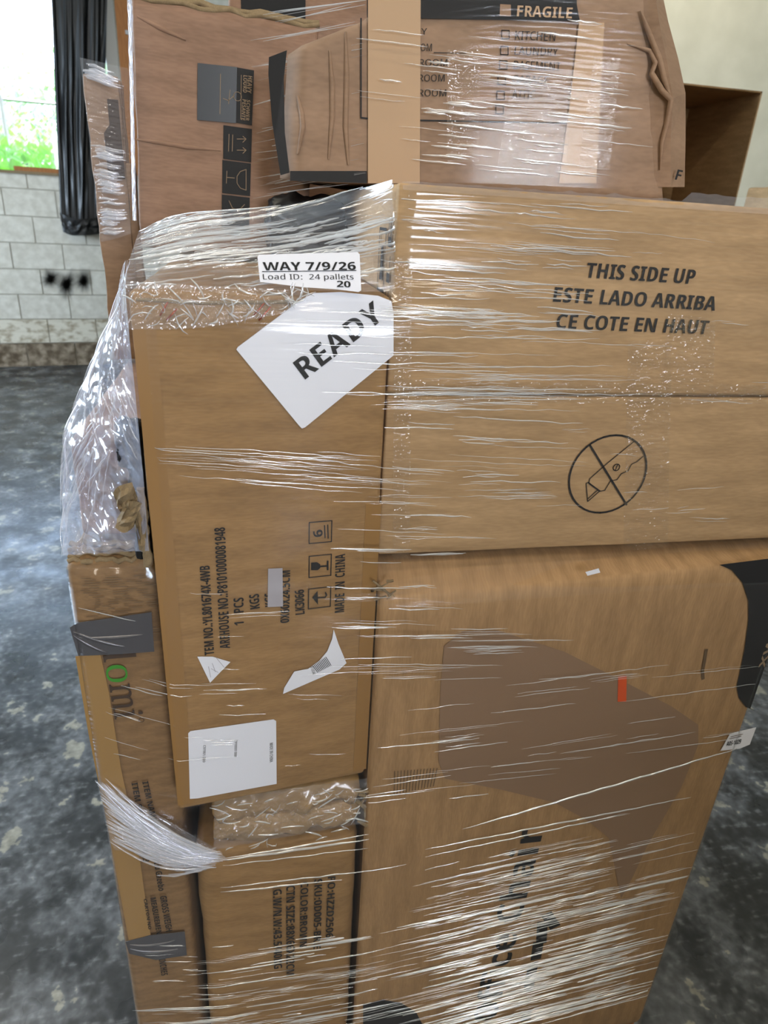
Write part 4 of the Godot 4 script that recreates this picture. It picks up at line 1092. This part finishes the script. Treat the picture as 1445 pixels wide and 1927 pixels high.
# ------------------------------------------------------------------ stretch film
func build_film() -> void:
	var t := thing("stretch_film", "clear stretch film wrapped tightly round the whole pallet of cartons", "plastic film", Vector3.ZERO)
	part(t, "tight_sheet", main_sheet(), M.film)
	var s := st_new()
	# wide carton
	folds(s, 46, Vector2(0.27, 1.44), Vector2(0.44, 1.56), -0.02, 0.03, 0.16, 0.0007, 0.0022)
	folds(s, 24, Vector2(0.28, 1.36), Vector2(0.42, 1.46), 0.0, 0.06, 0.26, 0.0006, 0.0018, 0.01)
	folds(s, 12, Vector2(0.17, 1.38), Vector2(0.34, 1.475), -0.004, 0.08, 0.30, 0.0006, 0.0016, 0.008)
	folds(s, 14, Vector2(0.27, 1.355), Vector2(0.40, 1.385), -0.02, 0.05, 0.26, 0.0007, 0.0025, 0.02)
	folds(s, 15, Vector2(0.06, 1.27), Vector2(0.24, 1.325), -0.13, 0.06, 0.28, 0.0006, 0.0018, 0.02)
	folds(s, 22, Vector2(0.24, 1.24), Vector2(0.44, 1.35), -0.07, 0.05, 0.25, 0.0006, 0.002, 0.02)
	folds(s, 16, Vector2(0.45, 1.19), Vector2(0.78, 1.56), -0.04, 0.03, 0.12, 0.0005, 0.0012, 0.04)
	folds(s, 16, Vector2(0.22, 1.10), Vector2(0.34, 1.24), -0.11, 0.04, 0.14, 0.0008, 0.0028, 0.02)
	# tall carton
	folds(s, 14, Vector2(0.02, 0.9), Vector2(0.22, 1.2), -0.09, 0.02, 0.09, 0.0005, 0.0012, 0.03)
	# chair carton, upper part
	folds(s, 16, Vector2(0.23, 1.0), Vector2(0.42, 1.09), -0.08, 0.06, 0.25, 0.0007, 0.0022, 0.02)
	folds(s, 20, Vector2(0.27, 0.80), Vector2(0.5, 1.0), 0.0, 0.04, 0.22, 0.0006, 0.0018, 0.02)
	folds(s, 12, Vector2(0.5, 0.85), Vector2(0.78, 1.05), 0.03, 0.05, 0.25, 0.0006, 0.0014, 0.02)
	# one long thick fold
	fold(s, Vector2(0.3882, 0.7393), Vector2(0.8218, 0.8391), 0.0035)
	fold(s, Vector2(0.3353, 0.7076), Vector2(0.7568, 0.7459), 0.0028)
	fold(s, Vector2(0.3366, 0.6921), Vector2(0.6521, 0.7288), 0.0022)
	fold(s, Vector2(0.0476, 0.7266), Vector2(0.2504, 0.7431), 0.0040)
	fold(s, Vector2(0.0513, 0.73), Vector2(0.25, 0.7525), 0.0028)
	fold(s, Vector2(0.0507, 0.7156), Vector2(0.2511, 0.726), 0.0016)
	fold(s, Vector2(0.0449, 0.6633), Vector2(0.2145, 0.6652), 0.0024)
	fold(s, Vector2(0.0453, 0.6719), Vector2(0.3089, 0.681), 0.0020)
	# chair carton, lower part: dense
	folds(s, 90, Vector2(0.36, 0.50), Vector2(0.62, 0.68), 0.115, 0.03, 0.20, 0.0006, 0.0022, 0.015)
	folds(s, 210, Vector2(0.34, 0.24), Vector2(0.74, 0.56), 0.115, 0.03, 0.24, 0.0006, 0.0034, 0.018)
	folds(s, 40, Vector2(0.40, 0.22), Vector2(0.76, 0.40), 0.13, 0.10, 0.34, 0.0008, 0.004, 0.02)
	folds(s, 30, Vector2(0.55, 0.48), Vector2(0.76, 0.72), 0.12, 0.03, 0.16, 0.0006, 0.0016, 0.015)
	# narrow carton
	folds(s, 46, Vector2(0.04, 0.34), Vector2(0.30, 0.56), 0.08, 0.03, 0.16, 0.0006, 0.0024, 0.015)
	folds(s, 60, Vector2(-0.02, 0.30), Vector2(0.30, 0.46), 0.06, 0.03, 0.18, 0.0006, 0.0022, 0.015)
	# gazebo carton
	folds(s, 14, Vector2(-0.07, 0.36), Vector2(0.02, 0.55), 0.02, 0.02, 0.06, 0.0005, 0.0012, 0.02)
	folds(s, 8, Vector2(-0.07, 0.9), Vector2(0.02, 1.15), -0.1, 0.03, 0.08, 0.0006, 0.0014, 0.02)
	tag(part(t, "tight_folds", done(s), M.film_fold), "", "", "", "stuff")
	# ---- sheet drawn from the tall carton's top up to the cartons behind
	var low := rail([Vector3(-0.004, 1.472, 0.032), Vector3(0.12, 1.474, 0.016), Vector3(0.2457, 1.474, 0.002)])
	var high := rail([Vector3(-0.0331, 1.5069, -0.34), Vector3(0.0284, 1.5287, -0.25), Vector3(0.1269, 1.542, -0.14), Vector3(0.1987, 1.5593, -0.07), Vector3(0.2387, 1.5728, -0.008)])
	part(t, "sloping_sheet", patch(low, high, 80, 90, 0.006, 2.0, 26.0, -0.30, 131, 0.004), M.film_slack)
	var s2 := st_new()
	var la := low.get_baked_length(); var lb := high.get_baked_length()
	for k in 190:
		var u0 := rng.randf_range(0.0, 0.85)
		var v0 := clampf(rng.randfn(0.45, 0.28), 0.02, 0.97)
		var L := rng.randf_range(0.08, 0.4)
		if k < 45:
			u0 = rng.randf_range(0.45, 0.85); v0 = rng.randf_range(0.05, 0.7); L = rng.randf_range(0.05, 0.2)
		elif k < 115:
			u0 = rng.randf_range(0.0, 0.3); v0 = rng.randf_range(0.25, 0.95); L = rng.randf_range(0.1, 0.4)
		var path := []
		for i in 11:
			var u := clampf(u0 + L * i / 10.0, 0, 1); var v := clampf(v0 + L * 0.34 * i / 10.0 + 0.02 * wob.get_noise_2d(k * 9.0, i * 8.0), 0, 1)
			path.append(low.sample_baked(u * la).lerp(high.sample_baked(u * lb), v) + Vector3(0, 0.001, 0.003))
		ridge(s2, path, Vector3(0.1, 0.35, 0.93).normalized(), rng.randf_range(0.0008, 0.0034), 0.0015)
	tag(part(t, "sloping_folds", done(s2), M.film_fold), "", "", "", "stuff")
	# ---- crinkled film round the tall carton's upper edge
	var cl := rail([Vector3(0.0, 1.438, 0.034), Vector3(0.06, 1.44, 0.028), Vector3(0.12, 1.45, 0.020), Vector3(0.16, 1.46, 0.014)])
	var chh := rail([Vector3(0.0, 1.478, 0.030), Vector3(0.06, 1.476, 0.024), Vector3(0.12, 1.475, 0.018), Vector3(0.16, 1.474, 0.012)])
	part(t, "crinkled_edge", patch(cl, chh, 120, 40, 0.004, 34.0, 6.0, 0.2, 137), M.film_slack)
	var sc := st_new()
	for k in 60:
		var u := rng.randf() ; var v := rng.randf_range(0.1, 1.0)
		var p := cl.sample_baked(u * cl.get_baked_length()).lerp(chh.sample_baked(u * chh.get_baked_length()), v) + Vector3(0, 0, 0.003)
		var dir := Vector3.RIGHT.rotated(Vector3(0, 0, 1), rng.randfn(0.2, 0.9)) * rng.randf_range(0.003, 0.011)
		var bend := Vector3(rng.randf_range(-0.003, 0.003), rng.randf_range(-0.003, 0.003), 0.001)
		ridge(sc, [p - dir, p - dir * 0.4 + bend, p + dir * 0.4 + bend, p + dir], Vector3(0.11, 0.1, 1).normalized(), rng.randf_range(0.0008, 0.0022), 0.0014)
	for k in 50:      # and over the crushed top of the narrow carton
		var p := Vector3(rng.randf_range(0.05, 0.24), rng.randf_range(0.755, 0.845), 0.016)
		var dir := Vector3.RIGHT.rotated(Vector3(0, 0, 1), rng.randfn(0.25, 0.6)) * rng.randf_range(0.004, 0.016)
		var bend := Vector3(rng.randf_range(-0.003, 0.003), rng.randf_range(-0.003, 0.003), 0.001)
		ridge(sc, [p - dir, p - dir * 0.4 + bend, p + dir * 0.4 + bend, p + dir], Vector3(0, 0.1, 1).normalized(), rng.randf_range(0.0008, 0.003), 0.0016)
	tag(part(t, "crinkles", done(sc), M.film_fold), "", "", "", "stuff")
	# ---- slack veil at the left, from the tall carton's edge out to the gazebo carton
	var inner := rail([Vector3(0.0, 1.472, 0.031), Vector3(0.0, 1.38, 0.031), Vector3(0.0, 1.30, 0.031), Vector3(-0.002, 1.215, 0.028)])
	var outer := rail([Vector3(-0.0067, 1.4905, -0.03), Vector3(-0.0245, 1.4431, -0.04), Vector3(-0.0493, 1.3944, -0.05), Vector3(-0.0758, 1.3423, -0.06), Vector3(-0.09, 1.3047, -0.06), Vector3(-0.0981, 1.2417, -0.05), Vector3(-0.1011, 1.184, -0.03)])
	part(t, "slack_veil", patch(inner, outer, 140, 70, 0.022, 7.0, 2.6, 1.2, 139), M.film_veil)
	var s3 := st_new()
	var li := inner.get_baked_length(); var lo := outer.get_baked_length()
	for k in 60:
		var upper := k < 34
		var u0 := rng.randf_range(0.28, 0.48) if upper else rng.randf_range(0.5, 0.7)
		var L := rng.randf_range(0.04, 0.14) if upper else rng.randf_range(0.12, 0.3)
		var v0 := rng.randf_range(0.1, 0.9) if upper else rng.randf_range(0.3, 0.8)
		var dv := rng.randf_range(-0.25, 0.1) if upper else rng.randf_range(0.1, 0.4)
		var path := []
		for i in 13:
			var u := clampf(u0 + L * i / 12.0, 0, 1)
			var vv := clampf(v0 + dv * i / 12.0 + 0.03 * wob.get_noise_2d(k * 13.0, i * 6.0), 0, 1)
			path.append(inner.sample_baked(u * li).lerp(outer.sample_baked(u * lo), vv) + Vector3(0, 0, 0.010))
		ridge(s3, path, Vector3(-0.2, 0, 1).normalized(), rng.randf_range(0.0007, 0.0022), 0.0012)
	for k in 4:      # the gathered outer cord of the veil
		var path := []
		for i in 41:
			var u := i / 40.0
			path.append(outer.sample_baked(u * lo) + Vector3(0.003 * sin(u * 19.0 + k * 2.0) + 0.002, 0, 0.004 * cos(u * 17.0 + k)))
		ridge(s3, path, Vector3(-0.3, 0, 1).normalized(), 0.0022, 0.002)
	tag(part(t, "veil_folds", done(s3), M.film_rope), "", "", "", "stuff")
	# ---- twisted tail pulled across the gazebo carton to a knot
	var s4 := st_new()
	var knot := Vector3(0.044, 0.7471, 0.012)
	for k in 90:
		var a := Vector3(-0.0961, 0.8773, -0.012).lerp(Vector3(-0.0907, 0.7592, -0.012), rng.randf()) + Vector3(rng.randf_range(-0.004, 0.012), 0, 0)
		var b := knot + Vector3(rng.randfn(0, 0.006), rng.randfn(0, 0.006), rng.randf_range(-0.002, 0.006))
		var path := []
		for i in 15:
			var f := i / 14.0
			path.append(a.lerp(b, f) + Vector3(0, -0.018 * sin(PI * f) * (0.5 + 0.5 * sin(k * 1.7)) + 0.0015 * wob.get_noise_2d(k * 17.0, i * 9.0), 0.010 * sin(PI * f * 0.9)))
		ridge(s4, path, Vector3(-0.1, 0.1, 1).normalized(), rng.randf_range(0.0012, 0.0035), 0.0022)
	for k in 34:
		var a := knot + Vector3(rng.randf_range(-0.03, 0.0), rng.randf_range(-0.028, 0.006), rng.randf_range(-0.004, 0.004))
		var b := a + Vector3(rng.randf_range(-0.06, -0.02), rng.randf_range(-0.02, 0.004), -0.012)
		ridge(s4, [a, a.lerp(b, 0.3) + Vector3(0, 0.002, 0.002), a.lerp(b, 0.6) + Vector3(0, -0.002, 0.002), b], Vector3(-0.1, 0.1, 1).normalized(), rng.randf_range(0.0015, 0.004), 0.0025)
	tag(part(t, "twisted_tail", done(s4), M.film_rope), "", "", "", "stuff")
	var web_a := rail([Vector3(-0.0982, 0.8729, -0.014), Vector3(-0.0965, 0.8274, -0.012), Vector3(-0.0931, 0.7744, -0.012), Vector3(-0.0885, 0.7512, -0.01)])
	var web_b := rail([knot + Vector3(0, 0.01, 0), knot + Vector3(0, 0.004, 0.002), knot + Vector3(0, -0.003, 0.002), knot + Vector3(0, -0.01, 0)])
	part(t, "twisted_web", patch(web_a, web_b, 90, 30, 0.006, 30.0, 2.0, 0.0, 151), M.film_slack)
	# crinkled film over the narrow carton's crushed top
	var ca := rail([Vector3(0.04, 0.755, 0.012), Vector3(0.12, 0.762, 0.012), Vector3(0.245, 0.772, 0.012)])
	var cb := rail([Vector3(0.045, 0.84, 0.008), Vector3(0.12, 0.845, 0.008), Vector3(0.245, 0.85, 0.008)])
	part(t, "crushed_film", patch(ca, cb, 120, 60, 0.009, 16.0, 7.0, 0.3, 157), M.film_slack)
	# ---- film over the upper cartons
	var sm := st_new()
	var f3 := Transform3D(Basis(Vector3.UP, -0.1), Vector3(0.165, 1.577, -0.25))
	var ml := rail([f3 * Vector3(-0.0302, -0.0073, 0.012), f3 * Vector3(0.089, -0.0003, 0.008), f3 * Vector3(0.2281, 0.0077, 0.008), f3 * Vector3(0.4638, 0.0122, 0.008)])
	var mh := rail([f3 * Vector3(-0.0074, 0.1291, 0.012), f3 * Vector3(0.0813, 0.1737, 0.008), f3 * Vector3(0.2043, 0.2171, 0.008), f3 * Vector3(0.3969, 0.2322, 0.008)])
	part(t, "upper_sheet", patch(ml, mh, 70, 260, 0.00028, 4.0, 40.0, 0.1, 163), M.film_upper)
	for k in 84:
		var x := rng.randf_range(0.08, 0.40); var y := rng.randf_range(0.02, 0.26)
		if k < 60:
			x = rng.randf_range(0.15, 0.40); y = rng.randf_range(0.02, 0.14)
		var L := rng.randf_range(0.02, 0.09)
		var path := []
		for i in 9: path.append(f3 * Vector3(x + L * (i / 8.0 - 0.5), y - 0.03 * L * (i / 8.0 - 0.5) + 0.0012 * wob.get_noise_2d(k * 9.0, i * 12.0), 0.0095))
		ridge(sm, path, f3.basis.z, rng.randf_range(0.0008, 0.003), 0.0013)
	tag(part(t, "upper_folds", done(sm), M.film_fold), "", "", "", "stuff")
	var pl := rail([Vector3(-0.0394, 1.5109, -0.35), Vector3(0.0475, 1.5153, -0.352), Vector3(0.1475, 1.5205, -0.345)])
	var ph := rail([Vector3(-0.0183, 1.7553, -0.35), Vector3(0.0602, 1.7527, -0.352), Vector3(0.1749, 1.7447, -0.345)])
	part(t, "upper_sheet", patch(pl, ph, 40, 160, 0.0005, 2.0, 30.0, 0.25, 167), M.film_upper)
	# bridging streaks between the pinkish and the moving carton
	var sb := st_new()
	for k in 40:
		var y := rng.randf_range(20, 380)
		var a := Vector3(0.1182, 1.7729, -0.345).lerp(Vector3(0.1119, 1.5354, -0.345), y / 400.0)
		var b := (f3 * Vector3(0.0807, 0.1825, 0.012)).lerp(f3 * Vector3(0.0901, -0.0331, 0.012), clampf((y - 45 + rng.randf_range(-20, 20)) / 400.0, 0, 1))
		a = a.lerp(b, rng.randf_range(0, 0.3)); b = a.lerp(b, rng.randf_range(0.6, 1.0))
		ridge(sb, [a, a.lerp(b, 0.25), a.lerp(b, 0.5), a.lerp(b, 0.75), b], Vector3(0, 0, 1), rng.randf_range(0.0005, 0.0014), 0.0008)
	tag(part(t, "bridging_folds", done(sb), M.film_fold), "", "", "", "stuff")
	# gathered strands down the pinkish carton's left edge
	var se := st_new()
	for k in 4:
		var path := []
		for i in 31:
			var f := i / 30.0
			path.append(Vector3(-0.0214, 1.7668, -0.345).lerp(Vector3(-0.0388, 1.5176, -0.345), f) + Vector3(0.0018 * sin(f * 26 + k * 1.8), 0, 0.004 * cos(f * 23 + k * 2.1)))
		tube(se, path, 0.0012, 6)
	tag(part(t, "edge_strands", done(se), M.film_rope), "", "", "", "stuff")
	# film round the board bundle
	var bl2 := rail([Vector3(-0.0938, 1.4863, -0.4), Vector3(-0.0757, 1.4907, -0.4), Vector3(-0.0515, 1.4991, -0.39)])
	var bh2 := rail([Vector3(-0.0953, 1.7043, -0.4), Vector3(-0.067, 1.7011, -0.4), Vector3(-0.0332, 1.6955, -0.39)])
	part(t, "bundle_sheet", patch(bl2, bh2, 30, 200, 0.003, 2.0, 46.0, 0.05, 173), M.film_slack)
	var sw := st_new()
	for k in 70:
		var v := rng.randf_range(0.03, 0.55) if k < 55 else rng.randf_range(0.9, 1.0)
		var a := bl2.sample_baked(0.0).lerp(bh2.sample_baked(0.0), v); var b := bl2.sample_baked(bl2.get_baked_length()).lerp(bh2.sample_baked(bh2.get_baked_length()), clampf(v - 0.03, 0, 1))
		a = a.lerp(b, rng.randf_range(0, 0.2)); b = a.lerp(b, rng.randf_range(0.5, 0.9))
		ridge(sw, [a, a.lerp(b, 0.3) + Vector3(0, 0.001, 0.004), a.lerp(b, 0.7) + Vector3(0, -0.001, 0.004), b], Vector3(0, 0, 1), rng.randf_range(0.002, 0.006), 0.002)
	tag(part(t, "bundle_folds", done(sw), M.film_rope), "", "", "", "stuff")
	# ragged collar standing above the wide carton
	var colr := st_new()
	for k in 60:
		var x0 := 0.25 + k * 0.0095
		var h0 := 0.001 + 0.006 * absf(wob.get_noise_1d(k * 6.0)) + (0.007 if x0 > 0.55 else 0.0)
		var h1 := 0.001 + 0.006 * absf(wob.get_noise_1d(k * 6.0 + 6.0)) + (0.007 if x0 + 0.0095 > 0.55 else 0.0)
		quad(colr, Vector3(x0, 1.565, -0.009), Vector3(x0, 1.571 + h0, -0.016), Vector3(x0 + 0.0095, 1.571 + h1, -0.016), Vector3(x0 + 0.0095, 1.565, -0.009))
	part(t, "collar", done(colr), M.film_slack)
	# ---- address slip stuck on the sloping film
	var slip := Node3D.new()
	slip.name = "paper_slip"
	t.add_child(slip)
	slip.transform = Transform3D(Basis(Vector3(0.9933, 0, -0.1159), Vector3(-0.0398, 0.9394, -0.3406), Vector3(0.1089, 0.3429, 0.933)), Vector3(0.12, 1.472, 0.022))
	slip.set_meta("label", "white paper slip reading WAY 7/9/26 stuck on the film")
	poly(slip, "paper", [Vector2(-0.005, 0.0311), Vector2(-0.0035, 0.033), Vector2(0.0895, 0.039), Vector2(0.0915, 0.0371), Vector2(0.0911, 0.0036), Vector2(0.0884, 0.002), Vector2(0.0667, 0.004), Vector2(0.0353, 0.0052), Vector2(0.0156, 0.0071), Vector2(-0.0041, 0.009)], M.label_white, 0.0012, 0.0004)
	text(slip, "WAY 7/9/26", bold, Vector2(-0.0006, 0.019), Vector2(0.0869, 0.0222), Vector2(-0.0006, 0.0265), M.ink, 0.0018)
	strokes(slip, "rule", [[Vector2(-0.0016, 0.018), Vector2(0.0869, 0.0217)]], 0.0007, M.ink, 0.0018)
	text(slip, "Load ID:  24 pallets", plain, Vector2(-0.0012, 0.0095), Vector2(0.0842, 0.0118), Vector2(-0.0008, 0.0162), M.ink, 0.0018)
	text(slip, "20", bold, Vector2(0.0673, 0.006), Vector2(0.0807, 0.0058), Vector2(0.0676, 0.0118), M.ink, 0.0019)

func main_sheet() -> ArrayMesh:
	var nx := 120; var ny := 1150
	var x0 := FX0; var x1 := FX0 + (FNX - 1) * FD
	var y0 := 0.14; var y1 := 1.572
	var nz := FastNoiseLite.new()
	nz.seed = 177
	nz.frequency = 1.0
	nz.fractal_octaves = 2
	var amp := FastNoiseLite.new()
	amp.seed = 179
	amp.frequency = 1.0
	var v := PackedVector3Array(); var nrm := PackedVector3Array(); var idx := PackedInt32Array()
	v.resize((nx + 1) * (ny + 1)); nrm.resize(v.size())
	var dx := (x1 - x0) / nx; var dy := (y1 - y0) / ny
	for j in ny + 1:
		var y := y0 + j * dy
		var s := lean(y)
		for i in nx + 1:
			var x := x0 + i * dx
			var q := y - s * (x - 0.3)
			var a := 0.00022 + 0.00035 * maxf(0.0, amp.get_noise_2d(x * 6.0, q * 14.0))
			v[j * (nx + 1) + i] = Vector3(x, y, film_z(x, y) + a * nz.get_noise_2d(x * 5.0, q * 190.0))
	for j in ny + 1:
		for i in nx + 1:
			var l := v[j * (nx + 1) + maxi(i - 1, 0)]; var r := v[j * (nx + 1) + mini(i + 1, nx)]
			var d := v[maxi(j - 1, 0) * (nx + 1) + i]; var u := v[mini(j + 1, ny) * (nx + 1) + i]
			nrm[j * (nx + 1) + i] = (r - l).cross(u - d).normalized()
	for j in ny:
		var y := y0 + j * dy
		for i in nx:
			var x := x0 + i * dx
			if (y > 1.472 and x < 0.24) or (y > 1.18 and x < 0.0): continue
			var k := j * (nx + 1) + i
			idx.append_array(PackedInt32Array([k, k + nx + 1, k + nx + 2, k, k + nx + 2, k + 1]))
	var arr := []
	arr.resize(Mesh.ARRAY_MAX)
	arr[Mesh.ARRAY_VERTEX] = v
	arr[Mesh.ARRAY_NORMAL] = nrm
	arr[Mesh.ARRAY_INDEX] = idx
	var m := ArrayMesh.new()
	m.add_surface_from_arrays(Mesh.PRIMITIVE_TRIANGLES, arr)
	return m
